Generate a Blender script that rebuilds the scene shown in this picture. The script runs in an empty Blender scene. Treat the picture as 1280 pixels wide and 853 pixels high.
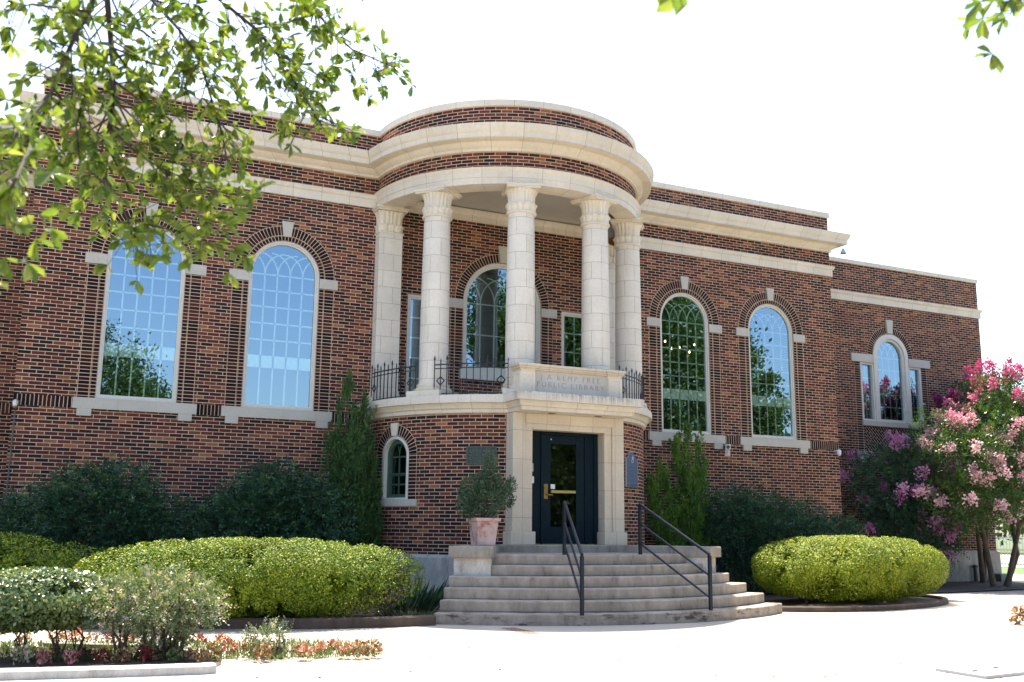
import bpy, bmesh, math, random
import numpy as np
from mathutils import Vector, Matrix

R = math.radians
rng = np.random.default_rng(7)
random.seed(7)
SC = bpy.context.scene
COL = SC.collection

# ------------------------------------------------------------------ camera
cam = bpy.data.cameras.new("camera")
camo = bpy.data.objects.new("camera", cam)
COL.objects.link(camo)
SC.camera = camo
CX, CY, CZ = -9.5082, -20.7763, 1.4704
YAW, PIT, ROL = 0.4388, 0.1857, 0.0109
_f = Vector((math.sin(YAW) * math.cos(PIT), math.cos(YAW) * math.cos(PIT), math.sin(PIT)))
_r = Vector((math.cos(YAW), -math.sin(YAW), 0))
_u = _r.cross(_f)
_r2 = _r * math.cos(ROL) + _u * math.sin(ROL)
_u2 = -_r * math.sin(ROL) + _u * math.cos(ROL)
M = Matrix((( _r2.x, _u2.x, -_f.x, CX), (_r2.y, _u2.y, -_f.y, CY), (_r2.z, _u2.z, -_f.z, CZ), (0, 0, 0, 1)))
camo.matrix_world = M
cam.sensor_width = 36
cam.lens = 1248.26 / 1280 * 36
cam.clip_start = 0.05
cam.clip_end = 2000
cam.dof.use_dof = True
cam.dof.focus_distance = 20
cam.dof.aperture_fstop = 3.5

# ------------------------------------------------------------------ world, sun, exposure
TO_SUN = Vector((1.15, 4.2, 9.7)).normalized()
w = bpy.data.worlds.new("World")
SC.world = w
w.use_nodes = True
nt = w.node_tree
sky = nt.nodes.new("ShaderNodeTexSky")
sky.sky_type = 'NISHITA'
sky.sun_disc = False
sky.sun_elevation = math.asin(TO_SUN.z)
sky.sun_rotation = math.atan2(TO_SUN.x, TO_SUN.y)
sky.dust_density = 2.0
sky.air_density = 1.0
sky.ozone_density = 1.5
bg = nt.nodes["Background"]
bg.inputs[1].default_value = 0.15
nt.links.new(sky.outputs[0], bg.inputs[0])
sun = bpy.data.lights.new("sun", 'SUN')
sun.energy = 5.0
sun.angle = R(0.53)
sun.color = (1.0, 0.91, 0.78)
suno = bpy.data.objects.new("sun", sun)
suno.rotation_euler = (-TO_SUN).to_track_quat('-Z', 'Y').to_euler()
suno.location = TO_SUN * 60
COL.objects.link(suno)
SC.view_settings.view_transform = 'Standard'
SC.view_settings.look = 'None'
SC.view_settings.exposure = 1.6
SC.view_settings.gamma = 1
SC.view_settings.use_curve_mapping = False
SC.render.engine = 'CYCLES'
SC.cycles.max_bounces = 8
SC.cycles.diffuse_bounces = 4
SC.cycles.transparent_max_bounces = 12
SC.cycles.use_denoising = True
SC.cycles.sample_clamp_indirect = 6

# ------------------------------------------------------------------ materials
def new_mat(name):
    m = bpy.data.materials.new(name)
    m.use_nodes = True
    t = m.node_tree
    b = t.nodes["Principled BSDF"]
    return m, t, b

def N(t, typ, **kw):
    n = t.nodes.new(typ)
    for k, v in kw.items():
        if k.startswith('i_'):
            n.inputs[k[2:].replace('_', ' ')].default_value = v
        else:
            setattr(n, k, v)
    return n

def ramp(t, stops, const=False):
    n = t.nodes.new("ShaderNodeValToRGB")
    cr = n.color_ramp
    if const: cr.interpolation = 'CONSTANT'
    while len(cr.elements) > 1: cr.elements.remove(cr.elements[0])
    cr.elements[0].position = stops[0][0]; cr.elements[0].color = (*stops[0][1], 1)
    for p, c in stops[1:]:
        e = cr.elements.new(p); e.color = (*c, 1)
    return n

def mixc(t, a, b, fac, mode='MIX'):
    n = t.nodes.new("ShaderNodeMix"); n.data_type = 'RGBA'; n.blend_type = mode
    for sock, v in ((0, fac), (6, a), (7, b)):
        if hasattr(v, 'is_linked'): t.links.new(v, n.inputs[sock])
        else: n.inputs[sock].default_value = v if sock == 0 else (*v, 1)
    return n.outputs[2]

def noise(t, scale, detail=4, rough=.6, coord='Object', stretch=None):
    tc = t.nodes.new("ShaderNodeTexCoord")
    n = t.nodes.new("ShaderNodeTexNoise")
    n.inputs['Scale'].default_value = scale
    n.inputs['Detail'].default_value = detail
    n.inputs['Roughness'].default_value = rough
    if stretch:
        mp = t.nodes.new("ShaderNodeMapping"); mp.inputs['Scale'].default_value = stretch
        t.links.new(tc.outputs[coord], mp.inputs[0]); t.links.new(mp.outputs[0], n.inputs[0])
    else:
        t.links.new(tc.outputs[coord], n.inputs[0])
    return n.outputs[0]

def bump(t, b, h, strength=.4, dist=.01):
    n = t.nodes.new("ShaderNodeBump"); n.inputs['Strength'].default_value = strength; n.inputs['Distance'].default_value = dist
    t.links.new(h, n.inputs['Height']); t.links.new(n.outputs[0], b.inputs['Normal'])

BW, BH = 0.2366, 0.0723
PAL = [(0, (.028, .021, .023)), (.15, (.042, .023, .023)), (.27, (.068, .021, .020)), (.44, (.102, .031, .026)),
       (.62, (.140, .044, .032)), (.80, (.19, .072, .042)), (.93, (.29, .130, .062))]
PALD = [(0, (.015, .012, .015)), (.34, (.028, .016, .016)), (.55, (.048, .017, .016)), (.80, (.08, .026, .022)), (.95, (.12, .040, .028))]
def brick(name, bw, bh, off, pal=PAL, swap=False, mortar=.0145, bias=0.0, rot=0):
    m, t, b = new_mat(name)
    uv = N(t, "ShaderNodeUVMap", uv_map="UVMap")
    src = uv.outputs[0]
    if rot:
        mp = N(t, "ShaderNodeMapping"); mp.inputs['Rotation'].default_value = (0, 0, rot)
        t.links.new(src, mp.inputs[0]); src = mp.outputs[0]
    # slightly wobbly courses
    nz = N(t, "ShaderNodeTexNoise"); nz.inputs['Scale'].default_value = 9
    t.links.new(src, nz.inputs[0])
    vm = N(t, "ShaderNodeVectorMath", operation='MULTIPLY_ADD')
    t.links.new(nz.outputs[1], vm.inputs[0]); vm.inputs[1].default_value = (.012, .005, 0); t.links.new(src, vm.inputs[2])
    br = N(t, "ShaderNodeTexBrick", offset=off, squash=1.0)
    t.links.new(vm.outputs[0], br.inputs[0])
    br.inputs['Color1'].default_value = (0, 0, 0, 1); br.inputs['Color2'].default_value = (1, 1, 1, 1)
    br.inputs['Mortar'].default_value = (.5, .5, .5, 1)
    br.inputs['Scale'].default_value = 1; br.inputs['Mortar Size'].default_value = mortar / 2
    br.inputs['Mortar Smooth'].default_value = .25; br.inputs['Bias'].default_value = bias
    br.inputs['Brick Width'].default_value = bw; br.inputs['Row Height'].default_value = bh
    rp = ramp(t, pal, True); t.links.new(br.outputs[0], rp.inputs[0])
    big = noise(t, .55, 3)
    r2 = ramp(t, [(.3, (.66, .62, .62)), (.7, (1.10, 1.02, .95))]); t.links.new(big, r2.inputs[0])
    c1 = mixc(t, rp.outputs[0], r2.outputs[0], 1.0, 'MULTIPLY')
    fine = noise(t, 60, 3)
    r3 = ramp(t, [(.3, (.75, .75, .75)), (.7, (1.25, 1.25, 1.25))]); t.links.new(fine, r3.inputs[0])
    c1 = mixc(t, c1, r3.outputs[0], 1.0, 'MULTIPLY')
    mn = noise(t, 2.3, 4)
    mr = ramp(t, [(.3, (.44, .31, .22)), (.7, (.65, .48, .35))]); t.links.new(mn, mr.inputs[0])
    c = mixc(t, c1, mr.outputs[0], br.outputs['Fac'])
    t.links.new(c, b.inputs['Base Color'])
    b.inputs['Roughness'].default_value = .85; b.inputs['Specular IOR Level'].default_value = .12
    inv = N(t, "ShaderNodeMath", operation='SUBTRACT'); inv.inputs[0].default_value = 1
    t.links.new(br.outputs['Fac'], inv.inputs[1])
    bump(t, b, inv.outputs[0], .5, .006)
    return m

def stone(name, base, bw=0.6, bh=20.0, joint=.007, dark=.72, stain=True, off=0.5, jc=(.23, .16, .11)):
    m, t, b = new_mat(name)
    n1 = noise(t, 1.3, 5); r1 = ramp(t, [(.3, tuple(x * .86 for x in base)), (.7, base)]); t.links.new(n1, r1.inputs[0])
    n2 = noise(t, 22, 4, .7); r2 = ramp(t, [(.25, (.90, .88, .86)), (.6, (1, 1, 1))]); t.links.new(n2, r2.inputs[0])
    c = mixc(t, r1.outputs[0], r2.outputs[0], 1.0, 'MULTIPLY')
    if stain:
        n3 = noise(t, 1.0, 5, .75, stretch=(5, 5, .55)); r3 = ramp(t, [(.55, (0, 0, 0)), (.72, (1, 1, 1))]); t.links.new(n3, r3.inputs[0])
        sm = N(t, "ShaderNodeMath", operation='MULTIPLY'); sm.inputs[1].default_value = .5
        t.links.new(r3.outputs[0], sm.inputs[0])
        c = mixc(t, c, tuple(x * y for x, y in zip(base, (.72, .62, .47))), sm.outputs[0])
    if bw:
        uv = N(t, "ShaderNodeUVMap", uv_map="UVMap")
        br = N(t, "ShaderNodeTexBrick", offset=off); t.links.new(uv.outputs[0], br.inputs[0])
        br.inputs['Scale'].default_value = 1; br.inputs['Mortar Size'].default_value = joint / 2; br.inputs['Mortar Smooth'].default_value = .3
        br.inputs['Brick Width'].default_value = bw; br.inputs['Row Height'].default_value = bh
        c = mixc(t, c, jc, br.outputs['Fac'])
        br.inputs['Color1'].default_value = (.93, .93, .93, 1); br.inputs['Color2'].default_value = (1, 1, 1, 1); br.inputs['Mortar'].default_value = (1, 1, 1, 1)
        c = mixc(t, c, br.outputs[0], 1.0, 'MULTIPLY')
    t.links.new(c, b.inputs['Base Color'])
    b.inputs['Roughness'].default_value = .7
    bump(t, b, n2, .15, .004)
    return m

def plain(name, col, rough=.5, metal=0, var=.12, scale=8, spec=.5):
    m, t, b = new_mat(name)
    n = noise(t, scale, 4); r = ramp(t, [(.3, tuple(max(0, x * (1 - var)) for x in col)), (.7, tuple(min(1, x * (1 + var)) for x in col))])
    t.links.new(n, r.inputs[0]); t.links.new(r.outputs[0], b.inputs['Base Color'])
    b.inputs['Roughness'].default_value = rough; b.inputs['Metallic'].default_value = metal
    b.inputs['Specular IOR Level'].default_value = spec
    return m

def leafmat(name, stops, trans=.35, rough=.45, spec=.5, tcol=None):
    m, t, b = new_mat(name)
    at = N(t, "ShaderNodeAttribute", attribute_name="tint")
    rp = ramp(t, stops); t.links.new(at.outputs['Fac'], rp.inputs[0])
    t.links.new(rp.outputs[0], b.inputs['Base Color'])
    b.inputs['Roughness'].default_value = rough; b.inputs['Specular IOR Level'].default_value = spec
    tr = N(t, "ShaderNodeBsdfTranslucent")
    tc = mixc(t, rp.outputs[0], tcol or (1.5, 1.45, .6), 1.0, 'MULTIPLY')
    t.links.new(tc, tr.inputs[0])
    mx = N(t, "ShaderNodeMixShader"); mx.inputs[0].default_value = trans
    t.links.new(b.outputs[0], mx.inputs[1]); t.links.new(tr.outputs[0], mx.inputs[2])
    t.links.new(mx.outputs[0], t.nodes["Material Output"].inputs[0])
    return m

BRICK = brick("running brick", BW, BH, .5)
STACK = brick("stacked header brick", .24, BH, 0.0, PALD)
SOLDIER = brick("soldier brick", BH, .24, 0.0, PALD)
HERR = brick("diagonal brick", .20, .075, .5, PALD, rot=R(45))
CREAM = (.74, .665, .55)
STONE = stone("cream terracotta", CREAM, .62, 20, off=0)
def stained_lip():
    m = STONE.copy(); m.name = "rain stained cornice"; t = m.node_tree; b = t.nodes["Principled BSDF"]
    src = b.inputs['Base Color'].links[0].from_socket
    n = noise(t, 1.0, 6, .75, stretch=(15, 15, 1.5)); r = ramp(t, [(.42, (0, 0, 0)), (.68, (1, 1, 1))]); t.links.new(n, r.inputs[0])
    tc = N(t, "ShaderNodeTexCoord"); sp = N(t, "ShaderNodeSeparateXYZ"); t.links.new(tc.outputs['Object'], sp.inputs[0])
    f = []
    for sock, lo, hi in (('Z', 3.87, 4.03), ('Y', -9.50, -9.56)):
        mr = N(t, "ShaderNodeMapRange"); mr.inputs[1].default_value = lo; mr.inputs[2].default_value = hi; t.links.new(sp.outputs[sock], mr.inputs[0]); f.append(mr.outputs[0])
    big = noise(t, 1.6, 3); rb = ramp(t, [(.40, (.25, .25, .25)), (.52, (1, 1, 1))]); t.links.new(big, rb.inputs[0])
    v = r.outputs[0]
    for q in f + [rb.outputs[0]]:
        mm = N(t, "ShaderNodeMath", operation='MULTIPLY'); t.links.new(v, mm.inputs[0]); t.links.new(q, mm.inputs[1]); v = mm.outputs[0]
    mm = N(t, "ShaderNodeMath", operation='MULTIPLY'); t.links.new(v, mm.inputs[0]); mm.inputs[1].default_value = .95
    t.links.new(mixc(t, src, (.09, .065, .045), mm.outputs[0]), b.inputs['Base Color'])
    return m
STONE_LIP = stained_lip()
STONE_COL = stone("column terracotta", (.77, .71, .62), .468, .37)
STONE_DOOR = stone("door surround stone", (.67, .575, .445), .52, .56, off=0)
STONE_PLAIN = stone("carved stone", CREAM, 0)
STONE_SILL = stone("grey limestone", (.52, .49, .43), 0)
STONE_TEXT = stone("inscription stone", (.64, .60, .53), .60, 20, joint=.004, off=0, jc=(.4, .36, .3))
PLASTER = stone("porch plaster", (.52, .475, .41), 0, stain=False)
def concrete(name, base, dark, cr=True, rusty=False):
    m, t, b = new_mat(name)
    n1 = noise(t, .9, 6, .7); r1 = ramp(t, [(.32, dark), (.62, base)]); t.links.new(n1, r1.inputs[0])
    n3 = noise(t, 1.6, 6, .7, stretch=(3, 3, 1.2)); r3 = ramp(t, [(.30, (.45, .42, .40)), (.42, (.85, .84, .83)), (.66, (1.18, 1.18, 1.2))]); t.links.new(n3, r3.inputs[0])
    c = mixc(t, r1.outputs[0], r3.outputs[0], 1, 'MULTIPLY')
    n2 = noise(t, 90, 3, .7); r2 = ramp(t, [(.3, (.82, .82, .82)), (.7, (1.12, 1.12, 1.12))]); t.links.new(n2, r2.inputs[0])
    c = mixc(t, c, r2.outputs[0], 1, 'MULTIPLY')
    if cr:
        tc = N(t, "ShaderNodeTexCoord"); v = N(t, "ShaderNodeTexVoronoi", feature='DISTANCE_TO_EDGE'); v.inputs['Scale'].default_value = 3.2
        t.links.new(tc.outputs['Object'], v.inputs[0])
        rc = ramp(t, [(0, (1, 1, 1)), (.012, (0, 0, 0))]); t.links.new(v.outputs[0], rc.inputs[0])
        mm = N(t, "ShaderNodeMath", operation='MULTIPLY'); mm.inputs[1].default_value = .55; t.links.new(rc.outputs[0], mm.inputs[0])
        c = mixc(t, c, tuple(x * .4 for x in base), mm.outputs[0])
    if rusty:
        n4 = noise(t, 1.1, 6, .75, stretch=(2.2, 2.2, 7)); r4 = ramp(t, [(.53, (0, 0, 0)), (.62, (.85, .85, .85))]); t.links.new(n4, r4.inputs[0])
        c = mixc(t, c, (.045, .026, .018), r4.outputs[0])
    t.links.new(c, b.inputs['Base Color']); b.inputs['Roughness'].default_value = .85
    bump(t, b, n2, .25, .003)
    return m
CONC_STEP = concrete("weathered step concrete", (.395, .335, .265), (.28, .235, .185), False)
CONC_LOW = concrete("stained bottom step concrete", (.37, .315, .25), (.26, .215, .17), False, True)
CONC_CAP = concrete("pedestal cap concrete", (.36, .31, .25), (.28, .24, .19), False)
CONC_FND = concrete("foundation render", (.46, .43, .38), (.36, .34, .31))
PLAST_PED = concrete("cracked white plaster", (.66, .60, .52), (.56, .50, .43))
KERBM = concrete("brown kerb", (.11, .075, .055), (.065, .044, .033), False)
KERBW = concrete("pale kerb", (.55, .54, .52), (.45, .44, .42), False)
WHITE = plain("white window paint", (.60, .58, .52), .45, var=.05)
MUNT = plain("pale muntin paint", (.82, .82, .78), .5, var=.03)
GREENW = plain("green window paint", (.045, .10, .075), .4)
DARKDOOR = plain("dark blue green door paint", (.004, .014, .021), .55, var=.2, spec=.12)
IRON = plain("black iron", (.010, .012, .016), .4)
STEELRAIL = plain("dark blue rail paint", (.008, .014, .024), .42, spec=.3)
BRASS = plain("brass", (.30, .20, .07), .4, .8)
BRASSY = plain("yellowed brass", (.42, .35, .10), .4, .4)
SILVER = plain("brushed metal", (.5, .5, .5), .35, .9)
WPLASTIC = plain("white plastic", (.72, .73, .74), .4)
DGREY = plain("dark grey plastic", (.04, .045, .05), .4)
DARKIN = plain("dark interior", (.03, .028, .025), .8)
ROOF = plain("roof membrane", (.35, .34, .33), .8)
TERRA = None

def glass(name, tint, refl, back=(.55, .62, .58)):
    m, t, b = new_mat(name)
    g = N(t, "ShaderNodeBsdfGlossy"); g.inputs['Roughness'].default_value = .006; g.inputs['Color'].default_value = (*tint, 1)
    tr = N(t, "ShaderNodeBsdfTransparent"); tr.inputs[0].default_value = (*back, 1)
    mx = N(t, "ShaderNodeMixShader")
    fr = N(t, "ShaderNodeFresnel"); fr.inputs[0].default_value = 1.5
    ad = N(t, "ShaderNodeMath", operation='ADD'); ad.inputs[1].default_value = refl; ad.use_clamp = True
    t.links.new(fr.outputs[0], ad.inputs[0]); t.links.new(ad.outputs[0], mx.inputs[0])
    t.links.new(tr.outputs[0], mx.inputs[1]); t.links.new(g.outputs[0], mx.inputs[2])
    t.links.new(mx.outputs[0], t.nodes["Material Output"].inputs[0])
    return m
GLASS = glass("coated window glass", (.60, .82, 1.0), .29, (.74, .88, .82))
GLASS_D = glass("door glass", (.8, .9, .9), .06, (.3, .3, .3))

# ------------------------------------------------------------------ mesh builder
class MB:
    def __init__(s): s.v = []; s.f = []; s.uv = []
    def quad(s, *pts, uv=None):
        i = len(s.v); s.v += [tuple(p) for p in pts]; s.f.append(tuple(range(i, i + len(pts)))); s.uv.append(uv)
    def grid(s, rows, uvs=None, close_u=False, flip=False):
        i = len(s.v); nr, nc = len(rows), len(rows[0])
        for r in rows: s.v += [tuple(p) for p in r]
        for a in range(nr - 1):
            for b in range(nc if close_u else nc - 1):
                b2 = (b + 1) % nc
                q = (i + a * nc + b, i + a * nc + b2, i + (a + 1) * nc + b2, i + (a + 1) * nc + b)
                u = None
                if uvs:
                    bb = b + 1 if close_u else b2
                    u = (uvs[a][b], uvs[a][bb], uvs[a + 1][bb], uvs[a + 1][b])
                if flip: q = q[::-1]; u = u[::-1] if u else None
                s.f.append(q); s.uv.append(u)
    def box(s, c, d, rz=0, taper=1.0):
        x, y, z = d[0] / 2, d[1] / 2, d[2] / 2
        P = []
        for sz in (-1, 1):
            k = taper if sz > 0 else 1
            for sx, sy in ((-1, -1), (1, -1), (1, 1), (-1, 1)):
                a, b = sx * x * k, sy * y * k
                P.append((c[0] + a * math.cos(rz) - b * math.sin(rz), c[1] + a * math.sin(rz) + b * math.cos(rz), c[2] + sz * z))
        i = len(s.v); s.v += P
        for q in ((0, 3, 2, 1), (4, 5, 6, 7), (0, 1, 5, 4), (1, 2, 6, 5), (2, 3, 7, 6), (3, 0, 4, 7)):
            s.f.append(tuple(i + k for k in q)); s.uv.append(None)
    def prism(s, poly, z0, z1, uv_side=True):
        """vertical prism over a ccw polygon"""
        n = len(poly); i = len(s.v)
        s.v += [(p[0], p[1], z0) for p in poly] + [(p[0], p[1], z1) for p in poly]
        s.f.append(tuple(i + k for k in range(n - 1, -1, -1))); s.uv.append(None)
        s.f.append(tuple(i + n + k for k in range(n))); s.uv.append(None)
        L = 0
        for k in range(n):
            k2 = (k + 1) % n
            d = math.dist(poly[k], poly[k2])
            s.f.append((i + k, i + k2, i + n + k2, i + n + k)); s.uv.append(((L, z0), (L + d, z0), (L + d, z1), (L, z1))); L += d
    def tube(s, path, r, n=8, cap=True, r1=None):
        P = [Vector(p) for p in path]; rows = []
        up = Vector((0, 0, 1)); prev = None
        for k, p in enumerate(P):
            d = (P[min(k + 1, len(P) - 1)] - P[max(k - 1, 0)]).normalized()
            a = prev if prev is not None else (Vector((1, 0, 0)) if abs(d.z) > .9 else up)
            x = (a - d * a.dot(d)); x = x.normalized() if x.length > 1e-5 else d.orthogonal().normalized()
            prev = x; y = d.cross(x)
            rr = r if r1 is None else r + (r1 - r) * k / (len(P) - 1)
            if isinstance(r, (list, tuple)): rr = r[k]
            rows.append([p + (x * math.cos(2 * math.pi * j / n) + y * math.sin(2 * math.pi * j / n)) * rr for j in range(n)])
        i = len(s.v); s.grid(rows, close_u=True)
        if cap:
            s.f.append(tuple(i + k for k in range(n - 1, -1, -1))); s.uv.append(None)
            j = i + (len(P) - 1) * n
            s.f.append(tuple(j + k for k in range(n))); s.uv.append(None)
    def lathe(s, c, prof, n=48, mod=None):
        rows = []; uvs = []
        L = 0
        for k, (r, z) in enumerate(prof):
            if k: L += math.hypot(r - prof[k - 1][0], z - prof[k - 1][1])
            row = []
            for j in range(n):
                a = 2 * math.pi * j / n
                x, y = r * math.cos(a), r * math.sin(a)
                if mod: x, y, z2 = mod(r, z, a, k)
                else: z2 = z
                row.append((c[0] + x, c[1] + y, c[2] + z2))
            rows.append(row); uvs.append([(2 * math.pi * j / n * max(prof[0][0], .05), c[2] + z) for j in range(n + 1)])
        i = len(s.v)
        s.grid(rows, uvs, close_u=True)
        s.f.append(tuple(i + k for k in range(n - 1, -1, -1))); s.uv.append(None)
        j = i + (len(prof) - 1) * n
        s.f.append(tuple(j + k for k in range(n))); s.uv.append(None)
    def sweep(s, path, prof, closed_prof=False, caps=True):
        """path: list of (x,y); prof: list of (out,z), out = right-hand side offset"""
        n = len(path); rows = []; uvs = []
        nor = []
        for k in range(n - 1):
            dx, dy = path[k + 1][0] - path[k][0], path[k + 1][1] - path[k][1]
            l = math.hypot(dx, dy); nor.append((dy / l, -dx / l))
        L = 0
        pv = [0]
        for k in range(1, len(prof)): pv.append(pv[-1] + math.dist(prof[k], prof[k - 1]))
        pr = prof + [prof[0]] if closed_prof else prof
        if closed_prof: pv.append(pv[-1] + math.dist(prof[0], prof[-1]))
        for k in range(n):
            if k: L += math.dist(path[k], path[k - 1])
            a = nor[max(k - 1, 0)]; b = nor[min(k, n - 2)]
            m = (a[0] + b[0], a[1] + b[1]); d = 1 + a[0] * b[0] + a[1] * b[1]
            m = (m[0] / d, m[1] / d)
            rows.append([(path[k][0] + m[0] * o, path[k][1] + m[1] * o, z) for o, z in pr])
            uvs.append([(L, v + .5) for v in pv])
        i = len(s.v)
        s.grid(rows, uvs)
        if caps and closed_prof:
            c = len(pr)
            s.f.append(tuple(i + k for k in range(len(prof)))); s.uv.append(None)
            j = i + (n - 1) * c
            s.f.append(tuple(j + k for k in range(len(prof) - 1, -1, -1))); s.uv.append(None)
    def build(s, name, mat, parent=None, smooth=None, merge=True, fix=True, bevel=0):
        me = bpy.data.meshes.new(name)
        me.from_pydata(s.v, [], s.f)
        uvl = me.uv_layers.new(name="UVMap")
        for p, u in zip(me.polygons, s.uv):
            if u is None:
                nn = p.normal
                ax = max(range(3), key=lambda k: abs(nn[k]))
                for li in p.loop_indices:
                    c = me.vertices[me.loops[li].vertex_index].co
                    uvl.data[li].uv = (c.y, c.z) if ax == 0 else ((c.x, c.z) if ax == 1 else (c.x, c.y))
            else:
                for li, q in zip(p.loop_indices, u): uvl.data[li].uv = q
        if merge or fix:
            bm = bmesh.new(); bm.from_mesh(me)
            if merge: bmesh.ops.remove_doubles(bm, verts=bm.verts, dist=1e-5)
            if fix: bmesh.ops.recalc_face_normals(bm, faces=bm.faces)
            bm.to_mesh(me); bm.free()
        if smooth:
            me.polygons.foreach_set('use_smooth', [True] * len(me.polygons))
            me.set_sharp_from_angle(angle=R(smooth))
        me.materials.append(mat)
        o = bpy.data.objects.new(name, me)
        COL.objects.link(o)
        if parent: o.parent = parent
        if bevel:
            bv = o.modifiers.new("bevel", 'BEVEL'); bv.width = bevel; bv.segments = 2; bv.limit_method = 'ANGLE'; bv.angle_limit = R(40)
        return o

def tag(o, label=None, cat=None, group=None, kind=None):
    if label: o['label'] = label
    if cat: o['category'] = cat
    if group: o['group'] = group
    if kind: o['kind'] = kind
    return o

def empty(name, loc, label, cat, group=None):
    o = bpy.data.objects.new(name, None); o.location = loc; o.empty_display_size = .2
    COL.objects.link(o)
    tag(o, label, cat, group)
    return o

# mesh builders work in world space; the parts of an Empty get their mesh shifted into its frame
def settle(root):
    inv = Matrix.Translation(-Vector(root.location))
    for ch in root.children:
        if ch.type == 'MESH': ch.data.transform(inv)
        for g in ch.children:
            if g.type == 'MESH': g.data.transform(inv)

# ------------------------------------------------------------------ brick walls with openings
def wall(mb, u0, u1, z0, z1, holes=(), fmap=None, du=None, nseg=14):
    cuts = {u0, u1}
    for h in holes:
        cuts |= {h['u'] - h['hw'], h['u'] + h['hw']}
        if h.get('arch'):
            for k in range(1, 2 * nseg): cuts.add(h['u'] + h['hw'] * math.cos(math.pi * k / (2 * nseg)))
    if du:
        n = math.ceil((u1 - u0) / du)
        cuts |= {u0 + (u1 - u0) * k / n for k in range(n + 1)}
    cs = sorted(c for c in cuts if u0 - 1e-9 <= c <= u1 + 1e-9)
    cc = [cs[0]]
    for c in cs[1:]:
        if c - cc[-1] > 1e-6: cc.append(c)
    def q(a, b, za, zb, zc, zd):
        P = ((a, za), (b, zb), (b, zc), (a, zd))
        mb.quad(*[fmap(u, z, 0) for u, z in P], uv=P)
    for a, b in zip(cc, cc[1:]):
        mid = (a + b) / 2; h = next((h for h in holes if abs(mid - h['u']) < h['hw']), None)
        if not h: q(a, b, z0, z0, z1, z1); continue
        if h['zb'] > z0: q(a, b, z0, z0, h['zb'], h['zb'])
        def top(u):
            if not h.get('arch'): return h['zs']
            return h['zs'] + math.sqrt(max(h['hw'] ** 2 - (u - h['u']) ** 2, 0))
        q(a, b, top(a), top(b), z1, z1)

def outline(u, hw, zb, zs, arch=True, n=28, sub=1):
    pts = [(u + hw, zb)]
    if arch:
        pts += [(u + hw * math.cos(math.pi * k / n), zs + hw * math.sin(math.pi * k / n)) for k in range(n + 1)]
    else: pts += [(u + hw, zs), (u - hw, zs)]
    pts.append((u - hw, zb))
    if sub > 1:
        out = []
        for a, b in zip(pts, pts[1:] + pts[:1]):
            for k in range(sub): out.append((a[0] + (b[0] - a[0]) * k / sub, a[1] + (b[1] - a[1]) * k / sub))
        pts = out
    return pts

def ring(mb, outer, inner, fmap, d0, d1):
    n = len(outer)
    for k in range(n):
        k2 = (k + 1) % n
        a, b, c, d = outer[k], outer[k2], inner[k2], inner[k]
        mb.quad(fmap(*a, d0), fmap(*b, d0), fmap(*c, d0), fmap(*d, d0))
        mb.quad(fmap(*d, d0), fmap(*c, d0), fmap(*c, d1), fmap(*d, d1))
        mb.quad(fmap(*a, d0), fmap(*a, d1), fmap(*b, d1), fmap(*b, d0))
        mb.quad(fmap(*a, d1), fmap(*d, d1), fmap(*c, d1), fmap(*b, d1))

def reveal(mb, h, fmap, depth, bottom=True):
    o = outline(h['u'], h['hw'], h['zb'], h['zs'], h.get('arch', False))
    L = 0
    for k in range(len(o)):
        k2 = (k + 1) % len(o)
        if k == len(o) - 1 and not bottom: break
        d = math.dist(o[k], o[k2])
        mb.quad(fmap(*o[k], 0), fmap(*o[k2], 0), fmap(*o[k2], depth), fmap(*o[k], depth),
                uv=((0, L), (0, L + d), (depth, L + d), (depth, L)))
        L += d

def flat(x0y):  # facade plane y = x0y, outward -y ; d>0 goes inward
    return lambda u, z, d: (u, x0y + d, z)
RD = 3.22
def drum(u, z, d): a = u / RD; r = RD - d; return (r * math.sin(a), -r * math.cos(a), z)

def arch_ring(mb, u, zs, r0, r1, fmap, d, n=40, a0=0.0, a1=math.pi):
    for k in range(n):
        t0, t1 = a0 + (a1 - a0) * k / n, a0 + (a1 - a0) * (k + 1) / n
        P = [(u + r * math.cos(t), zs + r * math.sin(t)) for r, t in ((r0, t0), (r1, t0), (r1, t1), (r0, t1))]
        rm = (r0 + r1) / 2
        mb.quad(*[fmap(*p, -d) for p in P], uv=((-.012, t0 * rm), (.252, t0 * rm), (.252, t1 * rm), (-.012, t1 * rm)))
    for t in [a0 + (a1 - a0) * k / n for k in range(n)]:
        t1 = t + (a1 - a0) / n
        P = [(u + r1 * math.cos(x), zs + r1 * math.sin(x)) for x in (t, t1)]
        mb.quad(fmap(*P[0], -d), fmap(*P[0], 0), fmap(*P[1], 0), fmap(*P[1], -d))

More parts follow.
